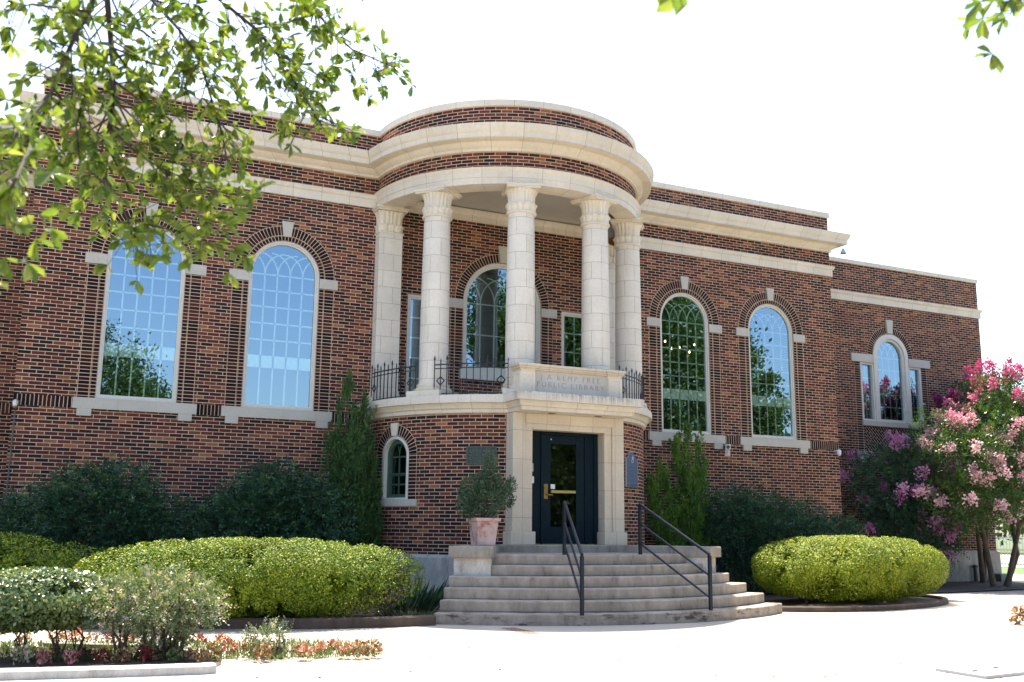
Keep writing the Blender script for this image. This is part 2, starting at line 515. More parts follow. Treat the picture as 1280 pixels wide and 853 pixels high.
def panel(mb, u0, u1, z0, z1, fmap, d, back=0.0, uvo=(0, 0), sub=1, one=False):
    """thin raised slab on a wall: front at -d, sides back to +back"""
    us = (lambda u: -.012 + .264 * (u - u0) / (u1 - u0)) if one else (lambda u: u - u0 + uvo[0])
    for k in range(sub):
        a, b = u0 + (u1 - u0) * k / sub, u0 + (u1 - u0) * (k + 1) / sub
        mb.quad(fmap(a, z0, -d), fmap(b, z0, -d), fmap(b, z1, -d), fmap(a, z1, -d),
                uv=((us(a), z0 - uvo[1]), (us(b), z0 - uvo[1]), (us(b), z1 - uvo[1]), (us(a), z1 - uvo[1])))
        mb.quad(fmap(a, z1, -d), fmap(b, z1, -d), fmap(b, z1, back), fmap(a, z1, back))
        mb.quad(fmap(a, z0, back), fmap(b, z0, back), fmap(b, z0, -d), fmap(a, z0, -d))
    mb.quad(fmap(u0, z0, back), fmap(u0, z0, -d), fmap(u0, z1, -d), fmap(u0, z1, back))
    mb.quad(fmap(u1, z0, -d), fmap(u1, z0, back), fmap(u1, z1, back), fmap(u1, z1, -d))

# ================================================================== THE LIBRARY
lib = empty("library_building", (0, 6, 0), "two storey red brick library with a round columned cream stone portico", "building")
H = 10.055
ZS, ZI = 3.863, 6.733       # sill top, spring line
WINX = (-7.889, -5.120, 5.120, 7.889)
WHW = .748
F0 = flat(0.0)
WY = 1.8
FW = flat(WY)
LH = 1.0
holes = [dict(u=x, hw=WHW, zb=ZS, zs=ZI, arch=True) for x in WINX]
CW = dict(u=0.0, hw=LH, zb=5.02, zs=6.62, arch=True)
SWL = dict(u=-1.95, hw=.40, zb=4.15, zs=6.63); SWR = dict(u=1.95, hw=.40, zb=4.15, zs=6.63)
mb = MB()
wall(mb, -H, H, .93, 10.20, holes + [CW, SWL, SWR], F0)
for h in holes + [CW, SWL, SWR]: reveal(mb, h, F0, .16)
for sx in (-1, 1):
    P = ((0, .93), (14, .93), (14, 10.2), (0, 10.2))
    mb.quad(*[(sx * H, u, z) for u, z in P], uv=P)
P = ((-H, .93), (H, .93), (H, 10.14), (-H, 10.14)); mb.quad(*[(u, 14, z) for u, z in P], uv=P)
mb.build("main_wall", BRICK, lib, fix=False)

# wings
WX = 18.05
RW = 14.02
def wing_holes(s):
    return [dict(u=s * RW, hw=.72, zb=4.78, zs=6.80, arch=True), dict(u=s * (RW - .985), hw=.265, zb=4.78, zs=6.56), dict(u=s * (RW + .985), hw=.265, zb=4.78, zs=6.56)]
for s in (1, -1):
    mb = MB(); hs = wing_holes(s)
    a, b = (H, WX) if s > 0 else (-WX, -H)
    wall(mb, a, b, .93, 9.62, hs, FW)
    for h in hs: reveal(mb, h, FW, .16)
    P = ((WY, .93), (14, .93), (14, 9.62), (WY, 9.62)); mb.quad(*[(s * WX, u, z) for u, z in P], uv=P)
    P = ((a, .93), (b, .93), (b, 9.62), (a, 9.62)); mb.quad(*[(u, 14, z) for u, z in P], uv=P)
    mb.build("wing_wall", BRICK, lib, fix=False)
    mb = MB(); mb.prism([(a, WY + .02), (b, WY + .02), (b, 13.98), (a, 13.98)], 9.2, 9.3); mb.build("wing_roof", ROOF, lib)
    path = [(s * WX, 14), (s * WX, WY), (s * (H + .002), WY)]
    if s > 0: path = path[::-1]
    mb = MB(); mb.sweep(path, [(-.30, 9.62), (.035, 9.62), (.035, 9.74), (-.30, 9.74)], True); mb.build("wing_coping", STONE, lib)
    mb = MB(); mb.sweep(path, [(0, 8.42), (.05, 8.42), (.05, 8.60), (.08, 8.62), (.10, 8.67), (.10, 8.70), (0, 8.72)]); mb.build("wing_string_course", STONE, lib)
    mb = MB(); mb.sweep(path, [(.0, .0), (.07, 0), (.07, .92), (0, .96)]); mb.build("wing_foundation", CONC_FND, lib)
    # soldier band
    for q0, q1 in ((H + .004, 12.46), (15.6, WX)):
        mb = MB(); panel(mb, min(s * q0, s * q1), max(s * q0, s * q1), 3.66, 3.863, FW, .004, uvo=(0, 3.65)); mb.build("soldier_course", SOLDIER, lib)

# interior shell so that glass looks into a dark room
mb = MB()
mb.quad((-H, .9, 9.8), (H, .9, 9.8), (H, 13.9, 9.8), (-H, 13.9, 9.8))
mb.prism([(-H + .02, .02), (H - .02, .02), (H - .02, 13.98), (-H + .02, 13.98)], 9.7, 9.8)
mb.build("roof", ROOF, lib)
mb = MB(); mb.quad((-WX + .3, 5.0, .5), (WX - .3, 5.0, .5), (WX - .3, 5.0, 9.2), (-WX + .3, 5.0, 9.2)); mb.build("interior_wall", DARKIN, lib, fix=False)
mb = MB()
mb.prism([(-H + .1, .3), (H - .1, .3), (H - .1, 4.95), (-H + .1, 4.95)], 3.4, 3.5)
mb.build("interior_floor", DARKIN, lib)

# foundation of the main block
mb = MB()
prof = [(0, 0), (.07, 0), (.07, .92), (0, .96)]
mb.sweep([(-H, WY), (-H, 0), (-3.0, 0)], prof); mb.build("foundation", CONC_FND, lib)
mb = MB(); mb.sweep([(3.0, 0), (H, 0), (H, WY)], prof); mb.build("foundation", CONC_FND, lib)

# portico arc helper
def arc(r, a0=-90, a1=90, n=64, cy=0.0):
    return [(r * math.sin(R(a0 + (a1 - a0) * k / n)), cy - r * math.cos(R(a0 + (a1 - a0) * k / n))) for k in range(n + 1)]
RP = 3.12
full = [(-H, 9), (-H, 0)] + arc(RP) + [(H, 0), (H, 9)]
# cornice
cor = [(0, 9.19), (.05, 9.195), (.05, 9.25), (.09, 9.27), (.15, 9.32), (.17, 9.36), (.33, 9.375), (.33, 9.385), (.36, 9.385), (.36, 9.49), (.375, 9.50), (.40, 9.555), (.425, 9.63), (.43, 9.67), (.0, 9.72)]
mb = MB(); mb.sweep(full, cor); mb.build("cornice", STONE, lib, smooth=35)
mb = MB(); mb.sweep([(-H, 13.5), (-H, 0)] + arc(RP) + [(H, 0), (H, 13.5)], [(-.30, 10.20), (.04, 10.20), (.04, 10.34), (-.30, 10.355)], True); mb.build("coping", STONE, lib, smooth=35)
# string course on flat facade and inside the porch
sc = [(0, 8.49), (.05, 8.49), (.05, 8.67), (.08, 8.69), (.10, 8.745), (.10, 8.775), (0, 8.80)]
mb = MB()
mb.sweep([(-H, WY), (-H, 0), (-3.17, 0)], sc); mb.build("string_course", STONE, lib)
mb = MB(); mb.sweep([(3.17, 0), (H, 0), (H, WY)], sc); mb.build("string_course", STONE, lib)
mb = MB(); mb.sweep([(-2.7, 0), (2.7, 0)], [(0, 8.53), (.05, 8.54), (.05, 8.66), (.08, 8.69), (.11, 8.75), (.11, 8.80), (0, 8.81)])
mb.build("string_course", STONE, lib)

# portico: frieze + parapet drum, entablature ring, ceiling, roof
mb = MB()
fm = lambda u, z, d: ((RP - d) * math.sin(u / RP), -(RP - d) * math.cos(u / RP), z)
wall(mb, -RP * math.pi / 2, RP * math.pi / 2, 8.80, 10.21, [], fm, .14)
mb.build("portico_frieze", BRICK, lib, smooth=30, fix=False)
mb = MB(); mb.sweep(arc(RP), [(.05, 8.475), (.055, 8.475), (.055, 8.61), (.07, 8.615), (.07, 8.74), (.10, 8.78), (.11, 8.825), (-.05, 8.84), (-.42, 8.84), (-.42, 8.475)], True)
mb.build("entablature", STONE, lib, smooth=35)
mb = MB(); mb.prism([(x, y) for x, y in arc(2.72)], 8.83, 8.87); mb.build("porch_ceiling", PLASTER, lib)
mb = MB(); mb.prism([(x, y + .02) for x, y in arc(3.08)], 9.78, 9.88); mb.build("portico_roof", ROOF, lib)

# lower drum
DW = dict(u=-R(67.0) * RD, hw=.40, zb=2.03, zs=2.905, arch=True)
DD = dict(u=0.0, hw=1.08, zb=1.0, zs=3.66)
mb = MB()
wall(mb, -RD * math.pi / 2, RD * math.pi / 2, .93, 3.74, [DW, DD], drum, .14)
o = outline(DW['u'], DW['hw'], DW['zb'], DW['zs'], True, sub=3)
for k in range(len(o)):
    k2 = (k + 1) % len(o)
    mb.quad(drum(*o[k], 0), drum(*o[k2], 0), drum(*o[k2], .2), drum(*o[k], .2))
mb.build("portico_drum", BRICK, lib, smooth=30, fix=False)
mb = MB(); mb.sweep(arc(RD), [(0, 0), (.07, 0), (.07, .90), (0, .96)]); mb.build("drum_foundation", CONC_FND, lib, smooth=35)
mb = MB(); mb.prism(arc(3.2), 3.9, 4.0); mb.build("balcony_floor", PLASTER, lib)
# balcony cornice with the square break over the door
bc = [(0, 3.70), (.05, 3.715), (.05, 3.78), (.09, 3.80), (.11, 3.86), (.13, 3.88), (.13, 3.895), (.20, 3.90), (.20, 4.03), (.185, 4.06), (-.6, 4.065)]
mb = MB()
ang = math.degrees(math.asin(1.20 / RD))
path = arc(RD, -90, -ang, 30) + [(-1.20, -3.60), (1.20, -3.60)] + arc(RD, ang, 90, 30)
mb.sweep(path, bc)
mb.quad((-1.2, -2.5, 3.70), (1.2, -2.5, 3.70), (1.2, -3.6, 3.70), (-1.2, -3.6, 3.70))
mb.quad((-1.2, -2.6, 4.064), (1.2, -2.6, 4.064), (1.2, -3.3, 4.064), (-1.2, -3.3, 4.064))
mb.build("balcony_cornice", STONE_LIP, lib, smooth=35)
for x in (-.52, .52):
    mb = MB(); mb.lathe((x, -3.50, 3.688), [(.075, 0), (.075, .008), (.055, .010)], 20); mb.build("soffit_light", DGREY, lib)

# door surround
mb = MB()
def jamb(s):
    mb.box((s * 1.115, -3.06, 2.44 + .12), (.27, .44, 2.28))
    mb.box((s * .895, -3.035, 2.44 + .12), (.17, .42, 2.28))
    mb.box((s * 1.03, -3.06, 1.295), (.52, .52, .25))
for s in (-1, 1): jamb(s)
mb.box((0, -3.06, 3.56), (1.94, .40, .275))
mb.box((0, -3.078, 3.60), (1.962, .44, .195))
mb.box((0, -3.05, 3.44), (1.61, .43, .10))
mb.build("door_surround", STONE_DOOR, lib, bevel=.012)
# sides behind jambs (join drum)
mb = MB()
door = MB()
YD = -2.965
door.box((-.64, YD, 2.28), (.32, .06, 2.22)); door.box((.64, YD, 2.28), (.32, .06, 2.22)); door.box((0, YD, 3.355), (.96, .06, .07))
door.box((-.495, YD - .045, 2.26), (.035, .05, 2.17)); door.box((.495, YD - .045, 2.26), (.035, .05, 2.17)); door.box((0, YD - .045, 3.345), (1.02, .05, .05))
door.box((.72, YD - .045, 2.26), (.05, .05, 2.17)); door.box((.60, YD - .04, 1.30), (.16, .03, .22))
do = door.build("door", DARKDOOR, lib, bevel=.006)
lf = MB()
for c, d in (((-.3825, YD - .02, 2.255), (.185, .05, 2.12)), ((.3825, YD - .02, 2.255), (.185, .05, 2.12)), ((0, YD - .02, 3.232), (.58, .05, .165)), ((0, YD - .02, 1.355), (.58, .05, .32))): lf.box(c, d)
lf.build("door_leaf", DARKDOOR, do, bevel=.006)
g = MB(); g.quad((-.29, YD - .015, 1.515), (.29, YD - .015, 1.515), (.29, YD - .015, 3.15), (-.29, YD - .015, 3.15)); g.build("door_glass", GLASS_D, do, fix=False)
g = MB(); g.box((-.02, YD - .075, 2.20), (.55, .035, .055)); g.box((-.27, YD - .055, 2.20), (.03, .05, .05)); g.box((.24, YD - .055, 2.20), (.03, .05, .05)); g.build("push_bar", BRASSY, do, bevel=.008)
g = MB(); g.box((-.40, YD - .05, 2.20), (.085, .015, .29)); g.tube([(-.40, YD - .06, 2.14), (-.40, YD - .10, 2.14), (-.27, YD - .10, 2.13)], .014); g.lathe((-.40, YD - .065, 2.26), [(.02, 0), (.02, .02)], 12); g.build("door_handle", BRASS, do, bevel=.003)
for z in (1.45, 2.28, 3.08):
    g = MB(); g.box((.487, YD - .055, z), (.018, .02, .12)); g.build("hinge", BRASS, do)
g = MB(); g.box((-.235, YD - .028, 2.30), (.10, .004, .09)); g.build("notice_sticker", WPLASTIC, do)
g = MB(); g.box((-.285, YD - .05, 3.235), (.022, .012, .022)); g.build("door_sensor", WPLASTIC, do)
g = MB(); g.box((-.72, YD - .05, 2.66), (.07, .04, .16)); g.box((-.72, YD - .075, 2.68), (.03, .015, .09)); g.build("intercom", SILVER, do)
g = MB(); g.box((-.715, YD - .05, 2.42), (.085, .04, .13)); g.box((-.715, YD - .073, 2.42), (.045, .008, .07)); g.build("keypad", WPLASTIC, do)
g = MB(); g.box((0, -2.4, 2.2), (2.0, .05, 2.3)); g.build("vestibule_wall", DARKIN, lib)
g = MB(); g.box((0, YD, 1.178), (1.6, .12, .012)); g.build("threshold", BRASSY, do)

# windows ---------------------------------------------------------------
def muntins(mb, u, hw, zb, zs, fmap, d0, nv, rows, rail=None, lower_only_v=False, lancet=True, w=.030, gz=None):
    """rows: z positions of horizontal bars"""
    L = 2 * hw / nv
    def bar(u0, u1, z0, z1):
        n = max(1, int(abs(u1 - u0) / .1)) if fmap is drum else 1
        for k in range(n):
            a, b = u0 + (u1 - u0) * k / n, u0 + (u1 - u0) * (k + 1) / n
            mb.quad(fmap(a, z0, d0), fmap(b, z0, d0), fmap(b, z1, d0), fmap(a, z1, d0))
            mb.quad(fmap(a, z1, d0), fmap(b, z1, d0), fmap(b, z1, d0 + .02), fmap(a, z1, d0 + .02))
            mb.quad(fmap(a, z0, d0 + .02), fmap(b, z0, d0 + .02), fmap(b, z0, d0), fmap(a, z0, d0))
        mb.quad(fmap(u0, z0, d0), fmap(u0, z1, d0), fmap(u0, z1, d0 + .02), fmap(u0, z0, d0 + .02))
        mb.quad(fmap(u1, z0, d0), fmap(u1, z0, d0 + .02), fmap(u1, z1, d0 + .02), fmap(u1, z1, d0))
    for k in range(1, nv): bar(u - hw + k * L - w / 2, u - hw + k * L + w / 2, zb, zs)
    for z in rows: bar(u - hw, u + hw, z - w / 2, z + w / 2)
    if rail: bar(u - hw, u + hw, rail[0], rail[1])
    if lancet:
        Rr = 1.55 * L
        for k in range(0, nv + 1):
            x0 = u - hw + k * L
            for s in (-1, 1):
                pts = []
                for j in range(19):
                    t = R(5 * j)
                    x, z = x0 + s * (Rr - Rr * math.cos(t)), zs + Rr * 1.12 * math.sin(t)
                    if (x - u) ** 2 + (z - zs) ** 2 > (hw * .99) ** 2: break
                    pts.append((x, z))
                for a, b in zip(pts, pts[1:]):
                    dx, dz = b[0] - a[0], b[1] - a[1]; l = math.hypot(dx, dz); nx, nz = -dz / l * w / 2, dx / l * w / 2
                    dd = d0 + .002 + .001 * (k % 3) + (.0005 if s > 0 else 0)
                    mb.quad(fmap(a[0] + nx, a[1] + nz, dd), fmap(a[0] - nx, a[1] - nz, dd), fmap(b[0] - nx, b[1] - nz, dd), fmap(b[0] + nx, b[1] + nz, dd))

def glass_poly(u, hw, zb, zs, arch, fmap, d):
    mb = MB(); o = outline(u, hw, zb, zs, arch)
    if fmap is drum:
        n = 8
        mid = (u, (zb + zs) / 2)
        o = outline(u, hw, zb, zs, arch, sub=3)
        for a, b in zip(o, o[1:] + o[:1]): mb.quad(fmap(*mid, d), fmap(*a, d), fmap(*b, d))
    else: mb.quad(*[fmap(*p, d) for p in o])
    return mb

def strips(mb, u, hw, z0, z1, fmap, d):
    for s in (-1, 1):
        for a, b in ((hw, hw + .108), (hw + .11, hw + .338)):
            u0, u1 = (u + s * a, u + s * b) if s > 0 else (u - b, u - a)
            panel(mb, u0, u1, z0, z1, fmap, d, one=True)

def arch_window(u, fmap, name="arched_window", sill=True):
    root_mb = MB()
    o0 = outline(u, WHW, ZS, ZI); o1 = outline(u, WHW - .045, ZS + .045, ZI)
    ring(root_mb, o0, o1, fmap, .02, .15)
    o2 = outline(u, WHW - .08, ZS + .08, ZI)
    ring(root_mb, o1, o2, fmap, .05, .14)
    win = root_mb.build(name, WHITE, lib, smooth=40)
    hw = WHW - .08
    glass_poly(u, hw, ZS + .08, ZI, True, fmap, .09).build("pane", GLASS, win, fix=False)
    mb = MB(); rows = [ZI - .01] + [ZI - .355 * k for k in range(1, 5)]
    muntins(mb, u, hw, ZS + .08, ZI, fmap, .095, 5, rows, (4.72, 4.98))
    mb.build("muntins", MUNT, win, fix=False)
    mb = MB(); strips(mb, u, WHW, ZS + .002, 6.52, fmap, .004)
    arch_ring(mb, u, ZI, WHW + .001, WHW + .108, fmap, .004); arch_ring(mb, u, ZI, WHW + .11, WHW + .335, fmap, .006)
    mb.build("brick_surround", STACK, win, fix=False)
    for s in (-1, 1):
        mb = MB(); a, b = (u + WHW + .003, u + 1.152) if s > 0 else (u - 1.152, u - WHW - .003)
        panel(mb, a, b, 6.522, 6.733, fmap, .02); mb.build("impost_block", STONE_SILL, win)
    mb = MB()
    P0, P1 = [(u - .085, ZI + WHW + .09), (u + .085, ZI + WHW + .09), (u + .125, 7.905), (u - .125, 7.905)], None
    mb.quad(*[fmap(*p, -.045) for p in P0])
    for a, b in zip(P0, P0[1:] + P0[:1]): mb.quad(fmap(*a, -.045), fmap(*a, 0), fmap(*b, 0), fmap(*b, -.045))
    mb.build("keystone", STONE_SILL, win)
    mb = MB(); panel(mb, u - 1.144, u + 1.144, 3.65, ZS - .003, fmap, .05)
    for s in (-1, 1): panel(mb, u + s * .93 - .13, u + s * .93 + .13, 3.51, 3.648, fmap, .05)
    mb.build("sill", STONE_SILL, win)
    return win
for x in WINX: arch_window(x, F0)
# soldier courses between sills, panel joints below
mb = MB()
for a, b in ((-H + .002, WINX[0] - 1.146), (WINX[0] + 1.146, WINX[1] - 1.146), (WINX[1] + 1.146, -3.25), (3.25, WINX[2] - 1.146), (WINX[2] + 1.146, WINX[3] - 1.146), (WINX[3] + 1.146, H - .002)):
    mb = MB(); panel(mb, a, b, 3.652, 3.861, F0, .006, uvo=(0, 3.64)); mb.build("soldier_course", SOLDIER, lib)

# centre window in the porch
def centre_window():
    u = 0
    mb = MB(); o0 = outline(u, LH, CW['zb'], CW['zs']); o1 = outline(u, LH - .06, CW['zb'] + .06, CW['zs']); o2 = outline(u, LH - .11, CW['zb'] + .1, CW['zs'])
    ring(mb, o0, o1, F0, .02, .15); ring(mb, o1, o2, F0, .05, .14)
    win = mb.build("porch_window", WHITE, lib, smooth=40)
    glass_poly(u, LH - .11, CW['zb'] + .1, CW['zs'], True, F0, .09).build("pane", GLASS, win, fix=False)
    mb = MB(); muntins(mb, u, LH - .11, CW['zb'] + .1, CW['zs'], F0, .095, 5, [CW['zs'] - .02, 5.87], w=.028); mb.build("muntins", MUNT, win, fix=False)
    mb = MB()
    for s in (-1, 1):
        for a, b in ((LH, LH + .2), (LH + .203, LH + .31)):
            u0, u1 = (a, b) if s > 0 else (-b, -a)
            panel(mb, u0, u1, 4.07, 6.43, F0, .004, one=True)
    arch_ring(mb, u, CW['zs'], LH + .001, LH + .225, F0, .006)
    mb.build("brick_surround", STACK, win, fix=False)
    for s in (-1, 1):
        mb = MB(); a, b = (LH + .003, 1.42) if s > 0 else (-1.42, -LH - .003); panel(mb, a, b, 6.432, 6.64, F0, .02); mb.build("impost_block", STONE_SILL, win)
    mb = MB(); P0 = [(-.10, 7.63), (.10, 7.63), (.14, 8.03), (-.14, 8.03)]
    mb.quad(*[F0(*p, -.045) for p in P0])
    for a, b in zip(P0, P0[1:] + P0[:1]): mb.quad(F0(*a, -.045), F0(*a, 0), F0(*b, 0), F0(*b, -.045))
    mb.build("keystone", STONE_SILL, win)
    mb = MB(); panel(mb, -1.08, 1.08, 4.80, 5.018, F0, .07); mb.build("sill", WHITE, win)
centre_window()
for h in (SWL, SWR):
    mb = MB(); u = h['u']
    o0 = outline(u, .40, h['zb'], h['zs'], False); o1 = outline(u, .345, h['zb'] + .05, h['zs'] - .055, False); o2 = outline(u, .305, h['zb'] + .09, h['zs'] - .095, False)
    ring(mb, o0, o1, F0, .02, .15); ring(mb, o1, o2, F0, .05, .14)
    win = mb.build("porch_side_window", WHITE, lib)
    glass_poly(u, .305, h['zb'] + .09, h['zs'] - .095, False, F0, .09).build("pane", GLASS, win, fix=False)
    mb = MB(); muntins(mb, u, .305, h['zb'] + .09, h['zs'] - .095, F0, .095, 2, [6.12, 5.66, 5.2, 4.74], None, lancet=False); mb.build("muntins", MUNT, win, fix=False)

# wing windows
for s in (1, -1):
    c = s * RW
    mb = MB(); h = wing_holes(s)[0]
    o0 = outline(c, .72, 4.78, 6.80); o1 = outline(c, .58, 4.84, 6.80); o2 = outline(c, .50, 4.86, 6.80)
    ring(mb, o0, o1, FW, -.03, .15); ring(mb, o1, o2, FW, .02, .14)
    for h2 in wing_holes(s)[1:]:
        q0 = outline(h2['u'], .265, 4.78, 6.56, False); q1 = outline(h2['u'], .205, 4.84, 6.50, False)
        ring(mb, q0, q1, FW, .0, .14)
    win = mb.build("three_part_window", WHITE, lib, smooth=40)
    g = glass_poly(c, .50, 4.86, 6.80, True, FW, .09)
    for h2 in wing_holes(s)[1:]: g.quad(*[FW(*p, .09) for p in outline(h2['u'], .205, 4.84, 6.5, False)])
    g.build("pane", GLASS, win, fix=False)
    mb = MB(); muntins(mb, c, .50, 4.86, 6.80, FW, .095, 4, [6.78, 6.4, 6.02, 5.64, 5.25], w=.024)
    for h2 in wing_holes(s)[1:]: muntins(mb, h2['u'], .205, 4.84, 6.5, FW, .096, 2, [6.1, 5.7, 5.3], lancet=False, w=.022)
    mb.build("muntins", MUNT, win, fix=False)
    mb = MB(); arch_ring(mb, c, 6.82, .722, .945, FW, .006)
    for t in (-1, 1):
        a, b = c + t * 1.255, c + t * 1.50
        panel(mb, min(a, b), max(a, b), 3.87, 6.55, FW, .004, one=True)
    mb.build("brick_surround", STACK, win, fix=False)
    mb = MB(); panel(mb, c - 1.2, c + 1.2, 3.87, 4.62, FW, .003); mb.build("diagonal_brick_panel", HERR, win)
    mb = MB()
    for t in (-1, 1):
        a, b = c + t * .724, c + t * 1.62
        mb = MB(); panel(mb, min(a, b), max(a, b), 6.562, 6.815, FW, .05); mb.build("lintel", STONE_SILL, win)
    mb = MB()
    P0 = [(c - .10, 7.54), (c + .10, 7.54), (c + .14, 7.97), (c - .14, 7.97)]
    mb.quad(*[FW(*p, -.06) for p in P0])
    for a, b in zip(P0, P0[1:] + P0[:1]): mb.quad(FW(*a, -.06), FW(*a, 0), FW(*b, 0), FW(*b, -.06))
    mb.build("keystone", STONE_SILL, win)
    mb = MB(); panel(mb, c - 1.30, c + 1.30, 4.63, 4.778, FW, .06)
    for t in (-1, 1):
        a, b = c + t * 1.0, c + t * 1.56
        panel(mb, min(a, b), max(a, b), 3.66, 3.868, FW, .05); panel(mb, c + t * 1.36 - .12, c + t * 1.36 + .12, 3.52, 3.658, FW, .05)
    mb.build("sill", STONE_SILL, win)

# small arched window in the drum
mb = MB(); u = DW['u']
o0 = outline(u, .40, 2.03, 2.905, sub=3); o1 = outline(u, .34, 2.06, 2.905, sub=3); o2 = outline(u, .25, 2.13, 2.905, sub=3); o3 = outline(u, .21, 2.17, 2.905, sub=3)
ring(mb, o0, o1, drum, .0, .2)
win = mb.build("drum_window", WHITE, lib, smooth=40)
mb = MB(); ring(mb, o1, o2, drum, .09, .19)
muntins(mb, u, .25, 2.13, 2.905, drum, .13, 2, [2.89, 2.52, 2.33], (2.50, 2.56), w=.03)
mb.build("window_frame", GREENW, win)
glass_poly(u, .25, 2.13, 2.905, True, drum, .155).build("pane", GLASS_D, win, fix=False)
g = MB(); panel(g, u - .35, u + .35, 2.0, 3.3, drum, -.195, back=.22, sub=4); g.build("interior", DARKIN, win)
mb = MB(); arch_ring(mb, u, 2.92, .402, .625, drum, .006)
for t in (-1, 1):
    a, b = u + t * .402, u + t * .62
    panel(mb, min(a, b), max(a, b), 2.03, 2.918, drum, .004, sub=2, one=True)
mb.build("brick_surround", STACK, win, fix=False)
mb = MB(); P0 = [(u - .07, 3.31), (u + .07, 3.31), (u + .11, 3.57), (u - .11, 3.57)]
mb.quad(*[drum(*p, -.04) for p in P0])
for a, b in zip(P0, P0[1:] + P0[:1]): mb.quad(drum(*a, -.04), drum(*a, 0), drum(*b, 0), drum(*b, -.04))
mb.build("keystone", STONE_PLAIN, win)
mb = MB(); panel(mb, u - .65, u + .65, 1.89, 2.027, drum, .05, sub=6); mb.build("sill", STONE_SILL, win)

# columns -----------------------------------------------------------------
def acanthus(mb, c, r, square=False):
    """carved bell: lower row of curled leaves, upper fluted bell"""
    n = 128
    prof = [(r * 1.02, 0), (r * 1.14, .015), (r * 1.16, .03), (r * 1.14, .045), (r * 1.03, .06), (r * 1.03, .09), (r * 1.05, .14), (r * 1.09, .175), (r * 1.16, .198), (r * 1.13, .215), (r * 1.01, .22), (r * 1.0, .28), (r * 1.01, .36), (r * 1.05, .43), (r * 1.13, .485), (r * 1.22, .515), (r * 1.12, .53)]
    def mod(rr, z, a, k):
        if .06 < z < .218: f = 1 + .06 * math.cos(12 * a) - .03 * math.cos(24 * a)
        elif z >= .218: f = 1 + .085 * abs(math.cos(10 * a)) - .055
        else: f = 1
        rr *= f
        x, y = math.cos(a), math.sin(a)
        if square:
            q = (abs(x) ** 9 + abs(y) ** 9) ** (-1 / 9); x *= q * .98; y *= q * .98
        zz = z + (.014 * math.cos(12 * a) if .13 < z < .218 else 0)
        return rr * x, rr * y, zz
    mb.lathe(c, prof, n, mod)
def abacus(mb, c, s, h, rz):
    pts = []
    for k in range(4):
        a = rz + k * math.pi / 2
        for t in np.linspace(-1, 1, 9)[:-1]:
            x, y = s * (1 - .10 * (1 - t * t)), s * t * .96
            pts.append((c[0] + x * math.cos(a) - y * math.sin(a), c[1] + x * math.sin(a) + y * math.cos(a)))
    p2 = [(c[0] + (p[0] - c[0]) * .93, c[1] + (p[1] - c[1]) * .93) for p in pts]
    mb.prism(p2, c[2], c[2] + h * .45); mb.prism(pts, c[2] + h * .45, c[2] + h)
ZB, ZT = 4.066, 8.473
for th in (-53.5, -17.6, 17.6, 53.5):
    a = R(th); x, y = 2.92 * math.sin(a), -2.92 * math.cos(a)
    sh = MB()
    prof = [(.300 - .026 * max(0, (k / 12 - .25) / .75) ** 1.6, .30 + (3.52) * k / 12) for k in range(13)]
    sh.lathe((x, y, ZB), prof, 48)
    col = sh.build("column", STONE_COL, lib, smooth=40)
    b = MB(); b.box((x, y, ZB + .06), (.78, .78, .12), a)
    b.lathe((x, y, ZB + .12), [(.37, 0), (.39, .02), (.395, .045), (.37, .07), (.335, .08), (.33, .10), (.345, .115), (.345, .14), (.32, .15), (.303, .185)], 48)
    b.build("base", STONE_PLAIN, col, smooth=35)
    cp = MB(); acanthus(cp, (x, y, ZB + 3.80), .278); cp.build("capital", STONE_PLAIN, col, smooth=50)
    ab = MB(); abacus(ab, (x, y, ZT - .085), .385, .083, a); ab.build("abacus", STONE_PLAIN, col)
for s in (-1, 1):
    x, y = s * 2.88, -.02
    sh = MB(); sh.box((x, y, ZB + 2.06), (.54, .54, 3.52)); col = sh.build("pilaster", STONE_COL, lib, bevel=.01)
    b = MB(); b.box((x, y, ZB + .06), (.74, .74, .12)); b.box((x, y, ZB + .15), (.68, .68, .06)); b.box((x, y, ZB + .20), (.62, .62, .05)); b.box((x, y, ZB + .26), (.58, .58, .08)); b.build("base", STONE_PLAIN, col, bevel=.02)
    cp = MB(); acanthus(cp, (x, y, ZB + 3.80), .268, True); cp.build("capital", STONE_PLAIN, col, smooth=50)
    ab = MB(); ab.box((x, y, ZT - .06), (.70, .70, .04)); ab.box((x, y, ZT - .02), (.76, .76, .04)); ab.build("abacus", STONE_PLAIN, col)

# sign parapet over the door
mb = MB(); PY = -3.38
mb.box((0, PY + .17, 4.305), (1.66, .22, .48))
pp = mb.build("inscribed_parapet", STONE_TEXT, lib)
mb = MB()
for s in (-1, 1):
    x = s * .99
    mb.box((x, PY + .16, 4.305), (.32, .32, .48))
    for dx, dz, sx, sz in ((-.13, 0, .05, .42), (.13, 0, .05, .42), (0, .19, .21, .05), (0, -.19, .21, .05)): mb.box((x + dx, PY - .008, 4.29 + dz), (sx, .016, sz))
    for dy, dz, sy, sz in ((-.13, 0, .05, .42), (.13, 0, .05, .42), (0, .19, .21, .05), (0, -.19, .21, .05)): mb.box((s * 1.158, PY + .16 + dy, 4.29 + dz), (.016, sy, sz))
mb.box((0, PY + .16, 4.075), (2.34, .36, .022))
mb.build("parapet_pier", STONE_PLAIN, pp)
mb = MB()
for z0, z1, o in ((4.545, 4.575, .02), (4.575, 4.615, .045), (4.615, 4.67, .07)):
    mb.box((0, PY + .16, (z0 + z1) / 2), (2.30 + 2 * o - .06, .26 + 2 * o, z1 - z0 - .0005))
    for s in (-1, 1): mb.box((s * .99, PY + .16, (z0 + z1) / 2), (.32 + 2 * o, .32 + 2 * o, z1 - z0))
mb.build("parapet_cap", STONE_DOOR, pp, bevel=.006)
